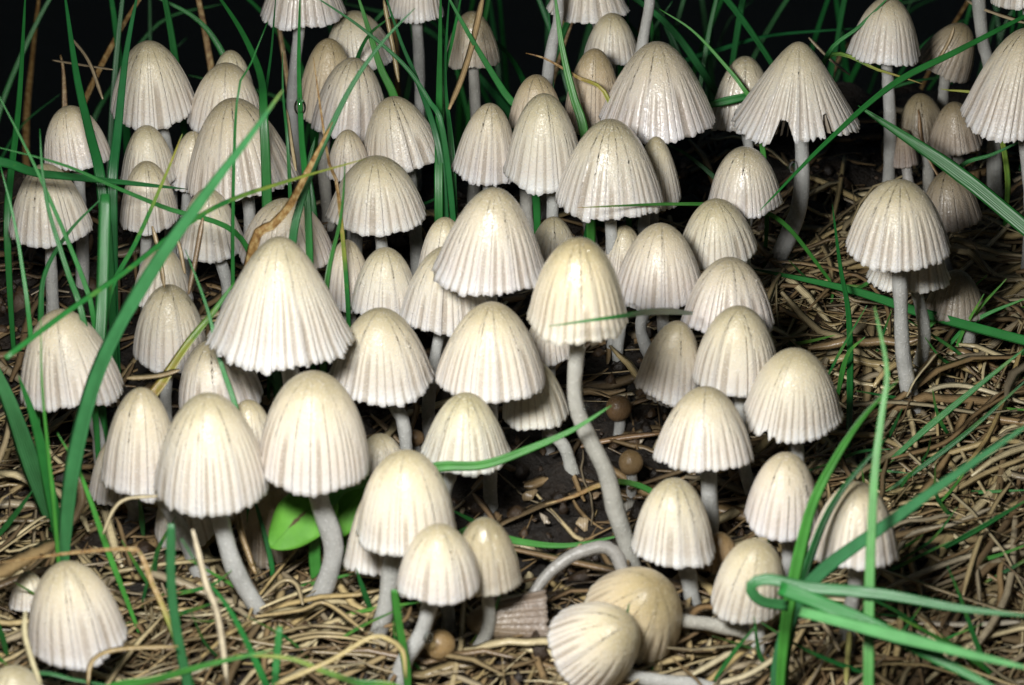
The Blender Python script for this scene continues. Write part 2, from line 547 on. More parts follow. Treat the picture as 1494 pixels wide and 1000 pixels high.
def axis_frame(e, phi):
    """cap axis leaning e towards the camera and rolled phi clockwise in the picture"""
    a = math.cos(e) * (math.sin(phi) * RGT + math.cos(phi) * UPV) - math.sin(e) * FWD
    toward = -FWD - (-FWD @ a) * a
    if np.linalg.norm(toward) < 1e-3: toward = -UPV
    toward /= np.linalg.norm(toward)
    yl = -toward
    xl = np.cross(yl, a)
    return np.stack([xl, yl, a], 1)      # columns: local x, y, z

def depth_above(px, py, yb, bxp):
    """depth of the point that stands over the ground point (bxp, yb) and shows at height py"""
    B = plane_hit(bxp, yb)
    v = (H0 / 2 - py) / FPX
    d = B - CAM
    # (d.U + h U_z) = v (d.F + h F_z)
    h = (v * (d @ FWD) - d @ UPV) / (UPV[2] - v * FWD[2])
    return d @ FWD + h * FWD[2], h

# id: apex x,y, rim centre-bottom x,y, width, roundness c, ground row, options
MUSH = []
def mu(ax, ay, bx, by, w, c, yb, label, stem=None, base=None, **o):
    MUSH.append(dict(ax=ax, ay=ay, bx=bx, by=by, w=w, c=c, yb=yb, label=label, stem=stem, base=base, **o))

# --- upper part, one side
mu(216, 62, 217, 186, 127, .05, 395, "tall pleated cap behind a broad upright blade, over a smaller shaded cap", [(246, 230), (250, 300)], 250)
mu(98, 155, 114, 247, 97, -.35, 440, "dim drooping cap standing alone in the dark, crossed by a leaning blade", base=120)
mu(213, 184, 213, 275, 78, -.3, 425, "small shaded cap tucked directly beneath the tall cap with a broad blade", base=214)
mu(213, 236, 214, 338, 86, -.25, 470, "dull small cap crossed by a dark horizontal blade", base=214)
mu(336, 74, 336, 160, 66, -.4, 330, "domed crown peeping over a wet pleated cap by an arching blade", base=336)
mu(330, 93, 327, 195, 106, -.2, 385, "damp pleated cap between a domed crown and the wide cap crossed by a blurred blade", base=322)
mu(338, 144, 353, 292, 163, .12, 480, "wide glistening cap crossed by the blurred blade tip", [(363, 300), (364, 360)], 366, spark=1)
mu(282, 192, 272, 278, 62, -.3, 455, "slim cap mostly hidden behind the wide glistening cap", base=275)
mu(64, 240, 70, 358, 118, .0, 520, "pleated cap seen through crossing blades under the dark horizontal blade", base=80)
mu(302, 277, 302, 382, 96, .1, 500, "grey cap under the wide glistening cap with brown stalks in front", base=318)
mu(236, 363, 232, 452, 86, -.2, 545, "dim brownish cap behind two dry stalks and the blurred blade", base=236)
mu(246, 417, 244, 543, 104, -.55, 640, "smooth oval cap beside the brown-spotted dying blade", base=244)
mu(84, 454, 100, 600, 147, -.15, 735, "broad cap with a thin upright blade in front and a thick blade crossing its edge", [(137, 615), (146, 665)], 152)
mu(206, 567, 198, 727, 109, -.55, 840, "tall narrow bell cap leaning on a larger glowing bell cap", [(268, 780), (296, 840)], 325, sw=1.25, pleat=0.8)
mu(168, 640, 160, 735, 70, -.3, 765, "thin cap edge hiding behind the tall narrow bell cap", base=190)
mu(302, 576, 303, 752, 162, -.25, 905, "big bright bell cap on a thick grey stem bending to the straw", [(322, 760), (345, 835), (385, 900)], 398, sw=1.25, pleat=0.75)
mu(457, 546, 452, 717, 163, -.5, 900, "brightest bell cap above the broad green leaf, stem kinked at its foot", [(465, 725), (487, 800), (470, 865)], 452, sw=1.35, pleat=0.55)
mu(407, 347, 404, 537, 200, .55, 760, "largest conical cap of the cluster, pale and evenly grooved", [(424, 545), (430, 600)], 440, sw=1.2)
mu(415, 293, 415, 402, 132, -.1, 560, "cap behind the largest cone with a yellowing blade lying across it", base=420)
mu(308, 498, 322, 607, 124, -.3, 700, "shaded cap between the oval cap and the big bright bell", base=322)
mu(362, 585, 362, 668, 74, -.4, 770, "low shaded dome squeezed between the two bright bell caps", base=366)
mu(262, 700, 270, 802, 92, -.1, 835, "tilted cap hanging under the big bright bell, behind its stem", base=272, roll=-14)
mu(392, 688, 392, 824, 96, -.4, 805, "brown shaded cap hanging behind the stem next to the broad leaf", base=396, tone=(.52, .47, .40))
mu(592, 660, 593, 807, 138, -.75, 985, "smooth cream egg-shaped cap standing before a huddle of three smaller caps", [(574, 815), (562, 890)], 546, sw=1.2, pleat=0.4)
mu(546, 714, 541, 842, 82, .05, 935, "pinkish conical cap half hidden behind the cream egg-shaped cap", [(566, 850)], 572)
mu(641, 768, 639, 882, 118, -.3, 1000, "cream cap on a bent stem between the egg-shaped cap and the wet grey cap", [(627, 885), (612, 930), (590, 965)], 574, sw=1.15)
mu(612, 800, 612, 876, 70, -.2, 960, "thin cap rim showing under the cream cap on the bent stem", [(650, 880), (654, 930)], 643)
mu(706, 757, 712, 871, 94, -.7, 985, "wet greyish rounded cap with a shining spot and dark grooved rim", [(712, 875), (713, 915), (692, 955)], 668, wet=1, tone=(.68, .66, .60))
mu(680, 575, 677, 690, 127, .15, 800, "neat conical cap with a green blade crossing under its rim", [(655, 700), (648, 730)], 640)
mu(554, 453, 554, 586, 146, .0, 720, "finely grooved bell cap between the largest cone and the ridged dome", [(575, 590), (590, 625)], 596)
mu(717, 443, 717, 586, 157, .0, 790, "ridged dome with a yellowish crown above a tilted pale cap", base=715)
mu(772, 524, 784, 627, 98, -.1, 740, "tilted pale cap below the ridged dome with one short dark mark", [(802, 630), (825, 655)], 838, roll=-8)
mu(652, 362, 648, 491, 126, -.15, 640, "deeply furrowed cap under the edge of the tall glistening cone", [(628, 560), (626, 620)], 632, pleat=1.7)
mu(722, 276, 714, 430, 156, .22, 690, "tall glistening cone with a bright wet streak down its ribs", base=716, wet=1)
mu(649, 318, 648, 405, 74, -.2, 560, "small crown behind the tall glistening cone", base=648)
mu(562, 363, 560, 468, 98, -.25, 600, "plain grooved dome above the finely grooved bell cap", base=562)
mu(506, 350, 506, 452, 72, -.35, 570, "narrow dome beside a glossy upright blade and the largest cone", base=508)
mu(548, 231, 549, 342, 139, -.05, 520, "flared cap with a ragged rim and a yellow blade touching its crown", [(556, 350), (558, 380)], 560)
mu(571, 142, 591, 252, 117, .0, 420, "cap tipped sideways, its rim pointing to the tall green blades", [(600, 270)], 612, roll=-12)
mu(517, 85, 506, 205, 110, -.3, 370, "pale cap with a long dark blade slanting over it", base=512)
mu(480, 57, 474, 178, 88, -.35, 330, "brownish cap behind the slanting blade, next to the blade with a water drop", base=480, tone=(.80, .74, .64))
mu(513, 18, 527, 105, 106, .0, 290, "faint cap behind, crossed by a light green blade", base=528, roll=-10)
mu(440, -62, 440, 41, 118, .1, 300, "high cap with a white wet streak beside the drop blade's top", base=440, wet=1)
mu(606, -70, 605, 31, 78, -.1, 270, "dim cap hanging in the dark above the crossing blades", base=604)
mu(688, 17, 690, 101, 76, -.2, 310, "greyish cap with a bright spot behind a brown stalk", base=690, wet=1, tone=(.8, .76, .7))
mu(507, 190, 508, 265, 62, -.2, 440, "cap wedged in the shadow between a pale cap and the flared cap", base=510)
mu(716, 152, 707, 267, 92, -.1, 455, "upright cap touching a taller pale cap, deep even pleats", base=712)
mu(794, 138, 794, 275, 117, -.05, 490, "tall pale cap with sugary ribs next to the drooping green blade", [(806, 285), (806, 320)], 806)
mu(782, 110, 783, 195, 78, -.3, 400, "brown crown behind the tall pale sugary cap", base=783, tone=(.80, .75, .66))
mu(868, 72, 866, 195, 86, -.35, 380, "brownish cap behind a bright drooping blade", base=866, tone=(.80, .74, .65))
mu(893, 20, 893, 95, 78, -.1, 310, "small cap crossed by two upright blades, under a higher cap", base=893)
mu(857, -52, 857, 33, 112, .1, 300, "cap whose frilly rim hangs over the small cap with two blades", [(880, 60), (884, 120)], 886)
mu(950, -165, 950, -60, 110, .0, 330, "pale bare stem rising behind the huge glistening cap", [(948, 0), (938, 60), (926, 160)], 920)
mu(800, -110, 820, -20, 90, .0, 330, "slanting pale stem standing behind the bright drooping blade", [(815, 20), (805, 70), (797, 140)], 790)
mu(959, 62, 963, 207, 171, .42, 430, "huge glistening cap with a broken white streak and a sugary surface", [(953, 215), (952, 240)], 950, spark=1, wet=1)
mu(891, 175, 889, 321, 152, .1, 520, "broad wet cap overlapping the huge glistening cap, thin blade at its rim", [(891, 325), (893, 360)], 896, wet=1)
mu(957, 200, 962, 303, 70, .0, 470, "cap edge showing behind the broad wet cap", [(940, 320)], 938)
mu(1088, 82, 1085, 194, 96, -.1, 340, "cap partly covered by the torn cap, green blade across it", base=1086, wet=1)
mu(1166, 62, 1166, 211, 174, .85, 405, "wide cone with a torn notched rim and a drop on its stem", [(1170, 215), (1167, 295), (1150, 345)], 1118, sw=1.25,
   notches=[(-19, 9, .27), (31, 4.5, .25), (-9, 3, .08)])
mu(1087, 216, 1090, 318, 107, -.25, 500, "round-topped shiny cap under the torn cap", [(1087, 325)], 1084, wet=1)
mu(1297, -4, 1293, 95, 105, -.1, 320, "lone cap against the dark with a blade crossing its crown", base=1293)
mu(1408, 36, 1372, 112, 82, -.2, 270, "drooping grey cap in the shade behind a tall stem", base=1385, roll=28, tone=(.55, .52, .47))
mu(1502, 42, 1488, 202, 164, .3, 420, "tall pleated cone near the wide striped blade", base=1498)
mu(1425, -170, 1425, -70, 110, .0, 300, "long bare grey stem crossed by the long slanting blade", [(1428, 0), (1434, 60), (1448, 130)], 1452, sw=1.2)
mu(1495, -75, 1497, 15, 90, .0, 300, "cap rim hanging above the tall pleated cone", base=1500)
mu(1342, 137, 1350, 212, 78, .0, 320, "withered grey cap lying by a dark stick", base=1355, roll=-15, tone=(.52, .48, .43), cr=.05)
mu(1392, 150, 1400, 225, 80, .1, 345, "withered grey cap leaning on another beside the dark stick", base=1408, roll=-25, tone=(.50, .46, .42), cr=.06)
mu(1318, 188, 1325, 245, 36, -.2, 330, "tiny folded grey cap among the withered caps", base=1328, tone=(.55, .5, .46))
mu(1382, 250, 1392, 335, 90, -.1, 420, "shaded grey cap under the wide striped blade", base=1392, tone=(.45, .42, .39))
mu(1313, 264, 1313, 391, 151, -.05, 612, "wide cap of a stacked pair standing alone over the straw", [(1314, 440), (1318, 520)], 1333, sw=1.2)
mu(1330, 325, 1330, 428, 110, -.1, 560, "lower translucent cap of the stacked pair", base=1336)
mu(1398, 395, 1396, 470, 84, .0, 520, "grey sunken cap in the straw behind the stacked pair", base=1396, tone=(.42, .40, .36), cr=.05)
# --- middle
mu(1045, 293, 1052, 392, 114, .0, 545, "grooved cap touched by a thin blade under the shiny round-topped cap", base=1055)
mu(965, 327, 963, 449, 126, -.1, 600, "cream cap with crisp ridges and wet rim", [(966, 455), (970, 500)], 976)
mu(912, 330, 910, 412, 68, -.2, 520, "small cap behind the crisply ridged cream cap", [(905, 470), (902, 530), (925, 580)], 938)
mu(955, 372, 955, 455, 88, -.1, 545, "cap rim just visible below the crisply ridged cream cap", [(935, 475), (948, 520)], 962)
mu(808, 318, 808, 395, 72, -.2, 520, "little cap behind the wet olive cap", base=808)
mu(845, 349, 845, 497, 143, -.25, 850, "wet olive-cream cap on a long winding grey stem", [(842, 505), (838, 570), (848, 615), (884, 690), (898, 745), (916, 800)], 928, wet=1, sw=1.25, tone=(.95, .90, .80), pleat=1.2)
mu(800, 455, 806, 530, 80, -.1, 650, "shaded cap edge behind the wet olive cap", base=800)
mu(1066, 377, 1063, 490, 134, -.1, 690, "wide ribbed cap behind a smoother cream cap", base=1066)
mu(1079, 450, 1077, 581, 121, -.45, 745, "smoother cream cap overlapping the wide ribbed cap", [(1081, 590), (1086, 680), (1112, 760)], 1120)
mu(990, 470, 977, 586, 94, -.2, 700, "ribbed cap leaning away from the smoother cream cap", [(1010, 640), (1050, 720)], 1088, roll=9)
mu(985, 500, 985, 592, 80, -.1, 655, "shaded rim under the leaning ribbed cap", base=985)
mu(1162, 512, 1158, 641, 138, -.2, 775, "broad cap with a nick in its rim beside the straw", [(1163, 645), (1164, 690)], 1166, notches=[(-34, 5, .10), (-24, 3, .05)])
mu(1030, 565, 1030, 687, 142, -.05, 815, "bright cone-shaped cap above the winding stem and brown button", [(1034, 695), (1036, 760)], 1036, sw=1.2, tau=-8)
mu(984, 700, 984, 825, 119, -.3, 895, "slightly sagging cream cap next to a green leaf stub", [(1002, 830), (1012, 885)], 1020, sw=1.2, roll=-6)
mu(1149, 662, 1142, 784, 112, -.3, 880, "cream cap touching the arching blades, brown blotch on its crown", [(1151, 790), (1150, 830)], 1150)
mu(1253, 706, 1249, 829, 129, -.2, 960, "cap standing behind two crossing blurred blades", [(1250, 835), (1240, 900)], 1232, sw=1.2)
mu(1106, 793, 1092, 911, 107, -.65, 970, "tilted round cap behind the looped blade", [(1104, 915), (1106, 955)], 1125, sw=1.2, tau=10, roll=8)
mu(914, 912, 0, 0, 134, -.3, 1015, "pale cap bent over so its shiny crown faces outward", [(918, 985), (1010, 1000)], 1060, e=50, phi=50, hpx=112)
mu(958, 856, 0, 0, 146, -.2, 965, "brownish cap bent over behind the pale bent cap, ribs fanning out", [(990, 905), (1040, 912), (1090, 925)], 1108, e=52, phi=32, hpx=105, tone=(.84, .77, .66))
mu(680, 908, 0, 0, 78, -.6, 948, "collapsed brown cap lying on its side in the dirt", [(768, 885), (800, 838), (850, 805), (900, 812)], 930, e=8, phi=-93, hpx=116, tone=(.30, .255, .215), cr=.11, up=1)
mu(94, 823, 108, 970, 137, -.45, 1030, "lone cream cap with a yellow straw curved against it", [(117, 975)], 122, sw=1.3, roll=-6, pleat=0.5)
mu(16, 975, 20, 1090, 110, -.5, 1150, "low cream crown beneath the lone cream cap", base=30)
mu(40, 835, 42, 892, 60, .0, 905, "pale cap fragment behind the lone cream cap", base=42)
mu(553, 634, 557, 700, 76, -.3, 760, "low cap sheltering behind the brightest bell near a curled dead leaf", base=560)
mu(1050, 778, 1054, 836, 54, -.4, 865, "small brown cap behind the sagging cream cap", base=1056, tone=(.55, .42, .28))

def prep(M):
    e = M.get('e'); 
    if e is None:
        M['E'] = PITCH + math.radians(M.get('tau', 2.5) + M['tj'])
        M['PHI'] = math.atan2(M['ax'] - M['bx'], M['by'] - M['ay']) if 'roll' not in M else math.atan2(M['ax'] - M['bx'], M['by'] - M['ay'])
    else:
        M['E'] = math.radians(e); M['PHI'] = math.radians(M['phi'])
    base = M['base'] if M['base'] is not None else M['bx']
    # rows below the frame keep going on the same bank
    M['dep'], M['h'] = depth_above(M['ax'], M['ay'], M['yb'], base)
    if e is not None:
        M['dep'] = np.dot(plane_hit(M['ax'], M['yb']) - CAM, FWD) - M.get('up', 6)
    s = FPX / M['dep']
    M['R'] = M['w'] * 1.035 / 2 / s
    if e is None:
        M['H'] = max(((M['by'] - M['ay']) / s / max(math.cos(M['PHI']), .5) - M['R'] * 0.93 * math.sin(M['E'])) / math.cos(M['E']), 0.55 * M['R'])
    else:
        M['H'] = M['hpx'] / s
    M['A'] = axis_frame(M['E'], M['PHI'])
    M['P'] = unproject(M['ax'], M['ay'], M['dep'])
    M['C'] = M['P'] - M['A'][:, 2] * M['H'] * 0.6

rr_ = np.random.default_rng(3)
for M in MUSH: M['tj'] = float(rr_.normal(0, 3.0)); prep(M)
# no two caps may share the same space: push the one that stands farther back a little farther
for it in range(120):
    moved = False
    for i in range(len(MUSH)):
        for j in range(len(MUSH)):
            a, b_ = MUSH[i], MUSH[j]
            if i == j or a['yb'] < b_['yb'] or (a['yb'] == b_['yb'] and i < j): continue
            if 'e' in a or 'e' in b_: continue
            dxy = np.hypot(a['C'][0] - b_['C'][0], a['C'][1] - b_['C'][1])
            dz = abs(a['C'][2] - b_['C'][2])
            need = 0.86 * (a['R'] + b_['R'])
            if dz > 0.62 * (a['H'] + b_['H']): continue
            if dz > 0.3 * (a['H'] + b_['H']): need *= 0.80
            if dxy < need and b_['yb'] > 130:
                b_['yb'] -= 4; prep(b_); moved = True
    if not moved: break

for idx, M in enumerate(MUSH):
    A, P, R, Hc = M['A'], M['P'], M['R'], M['H']
    bxp = M['base'] if M['base'] is not None else M['bx']
    B = plane_hit(bxp, M['yb'])
    B[2] = float(ground(B[0], B[1])) - 0.6
    root = empty("mushroom", B)
    tag(root, M['label'], "mushroom", GRP)
    tone = M.get('tone', (1, 1, 1))
    jit = rng.normal(1, 0.025)
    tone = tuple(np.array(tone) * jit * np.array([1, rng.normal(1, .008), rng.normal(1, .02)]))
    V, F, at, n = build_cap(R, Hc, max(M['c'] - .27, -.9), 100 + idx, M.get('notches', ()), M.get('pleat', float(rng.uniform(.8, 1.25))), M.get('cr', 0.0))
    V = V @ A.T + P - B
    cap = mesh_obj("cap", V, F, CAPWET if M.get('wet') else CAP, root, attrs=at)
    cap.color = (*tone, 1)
    GV, GF = build_gills(R, Hc, max(M['c'] - .27, -.9), n)
    mesh_obj("gills", GV @ A.T + P - B, GF, GILL, cap, smooth=False)
    # stem
    rim = P - A[:, 2] * Hc
    top = P - A[:, 2] * Hc * 0.45
    dB = float((B - CAM) @ FWD)
    pts = M['stem'] or []
    rx, ry, rd = project(P - A[:, 2] * Hc * 0.75)
    chain = [(rx, ry)] + list(pts) + [project(B)[:2]]
    L = np.concatenate([[0], np.cumsum([math.dist(chain[k], chain[k + 1]) for k in range(len(chain) - 1)])])
    L /= L[-1]
    path = [top]
    for (qx, qy), l in zip(chain[:-1], L[:-1]):
        path.append(unproject(qx, qy, rd * (1 - l) + dB * l))
    if not pts:
        mid = (path[-1] + B) / 2 + np.array([rng.normal(0, 0.8), rng.normal(0, 0.8), 0])
        path.append(mid)
    path.append(B)
    if 'e' in M:
        # a fallen stem lies on the litter
        path = [p if k < 2 else np.array([p[0], p[1], max(p[2], float(ground(p[0], p[1])) + 0.8)]) for k, p in enumerate(path)]
    S = catmull(path, 36)
    r0 = 0.84 * M.get('sw', 1.0) * (0.80 + 0.10 * R / 6.0) * rng.uniform(.94, 1.06)
    u = np.linspace(0, 1, 36)
    rad = r0 * (0.86 + 0.22 * u + 0.05 * np.sin(u * 9 + idx) + 0.04 * np.sin(u * 23 + 2 * idx) + 0.25 * sstep(.9, 1, u))
    SV, SF = sweep(S, RING12, rad, rad * rng.uniform(.9, 1.05), FWD)
    SV = SV + np.random.default_rng(idx).normal(0, 0.022, SV.shape)
    j = np.arange(12)
    SV = np.vstack([SV, S[:1], S[-1:]])
    cf = np.vstack([np.stack([np.full(12, len(SV) - 2), (j + 1) % 12, j], -1), np.stack([np.full(12, len(SV) - 1), 35 * 12 + j, 35 * 12 + (j + 1) % 12], -1)])
    st = mesh_obj("stem", SV - B, [SF, cf], STEM, root)
    g_ = rng.normal(1, .05)
    st.color = (g_ * (tone[0] * .5 + .5), g_ * (tone[1] * .5 + .5), g_ * (tone[2] * .5 + .5), 1)
    M['root'] = root; M['path'] = S

# ------------------------------------------------------------------ unopened buttons
def button(px, py, r, yb, label, tone):
    B = gpoint(px, yb, -0.3)
    dep = float((plane_hit(px, yb) - CAM) @ FWD) - 1.5
    s = FPX / dep
    R = r / s
    Cc = unproject(px, py, dep)
    root = empty("mushroom_button", B)
    tag(root, label, "mushroom button", "unopened brown buttons")
    th = np.linspace(0, math.pi, 18)[:, None]; ph = np.linspace(0, 2 * math.pi, 29)[None, :-1]
    rad = R * (1 + 0.03 * np.cos(3 * ph) * np.sin(th) + 0.05 * np.cos(th))
    X = rad * np.sin(th) * np.cos(ph); Y = rad * np.sin(th) * np.sin(ph); Z = rad * np.cos(th) * 1.05 + 0 * ph
    V = np.stack([X, Y, Z], -1).reshape(-1, 3) + Cc - B
    i = np.arange(17)[:, None]; j = np.arange(28)[None, :]; k = (j + 1) % 28
    F = np.stack([i * 28 + j, (i + 1) * 28 + j, (i + 1) * 28 + k, i * 28 + k], -1).reshape(-1, 4)
    cap = mesh_obj("cap", V, F, CAP, root, attrs={"along": (th / math.pi * 0.5 + 0 * ph).ravel(), "stria": np.zeros(len(V))})
    cap.color = (*tone, 1)
    S = catmull([Cc - [0, 0, R * .5], (Cc + B) / 2 + [.2, 0, 0], B], 10)
    SV, SF = sweep(S, RING8, np.full(10, R * .45), np.full(10, R * .45), FWD)
    mesh_obj("stem", SV - B, SF, STEM, root)
button(920, 676, 18, 715, "round brown button beside the winding grey stem", (.42, .32, .22))
button(902, 597, 19, 640, "dark brown button under the clear water drop", (.26, .18, .12))
button(607, 640, 12, 668, "tiny brown button behind the curled dead leaf", (.34, .25, .18))
button(642, 942, 22, 975, "tan button between the bent stems", (.50, .38, .24))

# ------------------------------------------------------------------ grass blades
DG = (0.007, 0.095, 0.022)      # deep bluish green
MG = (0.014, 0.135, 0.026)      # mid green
LG = (0.045, 0.200, 0.030)      # fresh light green
BG = (0.036, 0.155, 0.060)      # pale bluish green
GB = "green grass blades among the mushrooms"

def blade(pts, w, colr, label, d=None, ext=True, dead=None, blunt=False, face=0.0, name="grass_blade", lift=0.0, cat="grass blade", group=GB, wroot=0.55, curl=1.0):
    """pts: picture points root -> tip; d: depth of root and tip behind (+) / before (-) the middle plane, None = root on the bank"""
    p0 = pts[0]
    if d is None:
        r3 = gpoint(p0[0], p0[1])
        d0 = float((r3 - CAM) @ FWD); d1 = d0 - 6
    else:
        d0, d1 = DIST + 1.2 * d[0], DIST + 1.2 * d[-1]
    Lc = np.concatenate([[0], np.cumsum([math.dist(pts[k], pts[k + 1]) for k in range(len(pts) - 1)])]); Lc /= Lc[-1]
    dl = [d0 * (1 - l) + d1 * l for l in Lc] if d is None or len(d) == 2 else [DIST + 1.2 * q for q in d]
    P3 = [unproject(x, y, q) for (x, y), q in zip(pts, dl)]
    for p in P3:
        gz = float(ground(p[0], p[1])) + 0.3
        if p[2] < gz: p[2] = gz
    r = P3[0]
    gz = float(ground(r[0], r[1]))
    if ext and r[2] > gz + 1.5:
        dirn = r - P3[1]; dirn /= np.linalg.norm(dirn)
        k = np.array([r[0] + dirn[0] * 3, r[1] + dirn[1] * 3, (r[2] + gz) / 2])
        e_ = np.array([k[0], k[1], float(ground(k[0], k[1])) - 0.5])
        P3 = [e_, k] + P3
    n = max(14, int(len(P3) * 6))
    P = catmull(P3, n)
    u = np.linspace(0, 1, n)
    s = FPX / (0.5 * (d0 + d1))
    hw = 0.5 * w / s * np.minimum(1, wroot + (1 - wroot) * u * 3.0) * (np.clip((1 - u) / 0.55, 0, 1) ** 0.55 if not blunt else np.clip((1 - u) / 0.04, 0.55, 1) ** 0.5)
    hw = np.maximum(hw, 0.035)
    ht = hw * 0.32 * curl + 0.05
    rngb = np.random.default_rng(int(p0[0] * 7 + p0[1] * 13 + pts[-1][0]) % 99991)
    tw = face + np.cumsum(rngb.normal(0, 0.05, n)) + rngb.normal(0, 0.2)
    V, F = sweep(P, BLADE, hw, ht, -FWD, tw)
    m = len(BLADE)
    along = u.repeat(m)
    across = np.tile(np.array([q[0] for q in BLADE]), n)
    dv = np.zeros(n) if dead is None else np.interp(u, [q[0] for q in dead], [q[1] for q in dead])
    base = P[0]
    ends = np.array([[m - 1 - k for k in range(m)], [(n - 1) * m + k for k in range(m)]])
    o = mesh_obj(name, V - base, [F, ends], GRASS, loc=base, attrs={"along": along, "across": across, "dead": dv.repeat(m)})
    j = rngb.normal(1, .12)
    o.color = (colr[0] * j, colr[1] * j, colr[2] * j * rngb.normal(1, .1), 1)
    tag(o, label, cat, group)
    PATHS[label] = P
    return o

PATHS = {}
def before(key, gap=1.5):
    """depth (as blade() counts it) just in front of the named cap"""
    M = next(M for M in MUSH if key in M['label'])
    return (M['dep'] - M['R'] - gap - DIST) / 1.2
tip = [(0, 0), (.80, 0), (.95, .5), (1, .9)]
# upper dark corner
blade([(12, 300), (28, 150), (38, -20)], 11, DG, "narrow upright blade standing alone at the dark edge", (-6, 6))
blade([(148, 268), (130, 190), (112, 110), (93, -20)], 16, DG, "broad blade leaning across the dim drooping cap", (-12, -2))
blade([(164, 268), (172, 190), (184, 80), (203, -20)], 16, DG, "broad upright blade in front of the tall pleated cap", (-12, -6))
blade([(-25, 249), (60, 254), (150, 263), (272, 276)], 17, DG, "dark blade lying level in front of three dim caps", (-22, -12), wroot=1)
blade([(350, 346), (240, 303), (165, 272), (90, 240), (-15, 212)], 8, MG, "thin blade crossing the dark level blade at a slant", (-16, -26))
blade([(137, 470), (122, 410), (70, 285), (40, 220), (-8, 128)], 8, MG, "thin blade running down past the cap among crossing blades", (-26, -30))
blade([(122, 470), (98, 395), (72, 310), (62, 250), (58, 188)], 10, MG, "pointed blade standing before the cap among crossing blades", (-30, -28))
blade([(43, 470), (31, 380), (18, 310), (0, 240)], 8, MG, "slender blade beside the cap among crossing blades", (-30, -30))
blade([(145, 520), (150, 420), (154, 283)], 18, MG, "broad blade cut off square at the top", (-26, -26), blunt=True, curl=.6)
blade([(60, 465), (66, 400), (100, 340), (150, 288)], 10, DG, "blade bowing toward the square-cut blade", (-22, -24))
blade([(160, 430), (200, 350), (240, 260), (266, 196)], 9, MG, "speckled blade with a brown tip in front of the dull small cap", (-22, -28), dead=[(0, 0), (.7, .1), (.85, .3), (.97, .5), (1, .3)])
blade([(8, 523), (90, 462), (180, 400), (260, 338), (330, 296), (420, 265), (535, 232)], 10, MG, "long thin blade arching over three caps to a yellow tip", (-52, -30), dead=[(0, 0), (.6, .12), (.85, .32), (1, .42)], wroot=.8, ext=False)
blade([(96, 778), (112, 660), (150, 530), (220, 400), (300, 285), (365, 200), (413, 132)], 27, BG, "thick soft-edged blade sweeping up from a grass tuft", (-42, -62), dead=[(0, 0), (.9, 0), (1, .25)])
blade([(82, 775), (50, 690), (15, 590), (-30, 490)], 30, BG, "widest flat blade of the grass tuft", None, wroot=.8, curl=.5)
blade([(84, 770), (68, 690), (52, 620), (27, 548)], 19, MG, "short rounded blade beside the widest flat blade", (-34, -42), wroot=.8)
blade([(80, 745), (70, 650), (62, 560), (60, 466)], 8, LG, "thin straight blade in front of the broad cap", (-46, -50))
blade([(92, 790), (108, 700), (118, 620), (140, 560)], 22, DG, "dark inner blade of the grass tuft", (-30, -34), wroot=.9)
blade([(205, 930), (160, 810), (132, 730), (112, 680), (84, 632)], 9, LG, "bright slim blade by the tall narrow bell cap", None)
blade([(272, 990), (258, 920), (250, 850), (250, 764)], 14, BG, "blunt upright blade before the grey stems", (-54, -58), blunt=True)
blade([(388, 1000), (340, 900), (300, 845), (264, 786)], 11, MG, "slanting blade beside a pale upright straw", (-56, -60))
blade([(272, 975), (240, 890), (222, 850), (207, 812), (190, 801), (110, 806), (-10, 822)], 9, MG, "bent blade whose upper half has dried to straw", (-52, -50), dead=[(0, 0), (.3, .05), (.45, .6), (1, .95)], wroot=.9)
blade([(150, 1012), (230, 990), (310, 968), (400, 948)], 15, LG, "soft green blade lying across the front straw", (-62, -64))
blade([(590, 1010), (520, 995), (470, 978), (420, 960), (340, 955)], 14, LG, "soft yellow-green blade drooping over the front straw", (-62, -62), dead=[(0, 0), (.6, .15), (1, .4)])
blade([(400, 1010), (404, 960), (408, 914)], 11, MG, "short dark upright blade in the front straw", (-58, -58), blunt=True)
blade([(-10, 992), (60, 982), (110, 992), (180, 1004)], 9, MG, "low blade under the lone cream cap", (-56, -56))
blade([(-8, 790), (20, 755), (48, 716)], 10, DG, "short dark blade leaning by the grass tuft", None)
blade([(12, 965), (4, 930), (-10, 890)], 9, MG, "blade end beside the lone cream cap", None)
# upper middle
blade([(385, 170), (380, 110), (352, 45), (305, -25)], 14, MG, "arching blade beside the domed crown", (-14, 2))
blade([(346, 150), (366, 95), (391, 32)], 7, MG, "short pointed blade rising over the wide glistening cap", (-24, -22))
blade([(386, 170), (397, 70), (404, -20)], 8, DG, "plain upright blade behind the wide glistening cap", (-8, 0))
blade([(420, 220), (413, 140), (412, 76)], 7, DG, "thin pointed blade behind the wide glistening cap", (-12, -10))
blade([(448, 290), (440, 200), (436, 90), (438, -20)], 11, MG, "upright blade carrying a clear water drop", (-20, -8))
blade([(425, 370), (440, 290), (468, 220), (512, 128), (560, 60), (606, 12)], 13, DG, "long dark blade with a pale midrib slanting over the pale cap", (-24, -28))
blade([(372, 356), (398, 330), (424, 300), (455, 240), (486, 178)], 22, LG, "yellowing blade with a brown dry tip behind the largest cone", (-26, -30), dead=[(0, .15), (.3, .4), (.45, .75), (1, .95)], wroot=.7)
blade([(476, 415), (494, 330), (500, 285), (503, 236)], 13, LG, "glossy upright blade beside the flared cap", (-28, -26))
blade([(645, 185), (628, 150), (590, 95), (520, 35), (448, -12)], 9, DG, "blade sloping down over the faint cap", (-4, -2))
blade([(578, 150), (556, 100), (540, 50), (518, -20)], 14, LG, "light green blade across the faint cap", (11, 8))
blade([(640, 215), (610, 120), (585, 60), (558, -20)], 10, DG, "dark blade beside the tipped cap", (-2, 2))
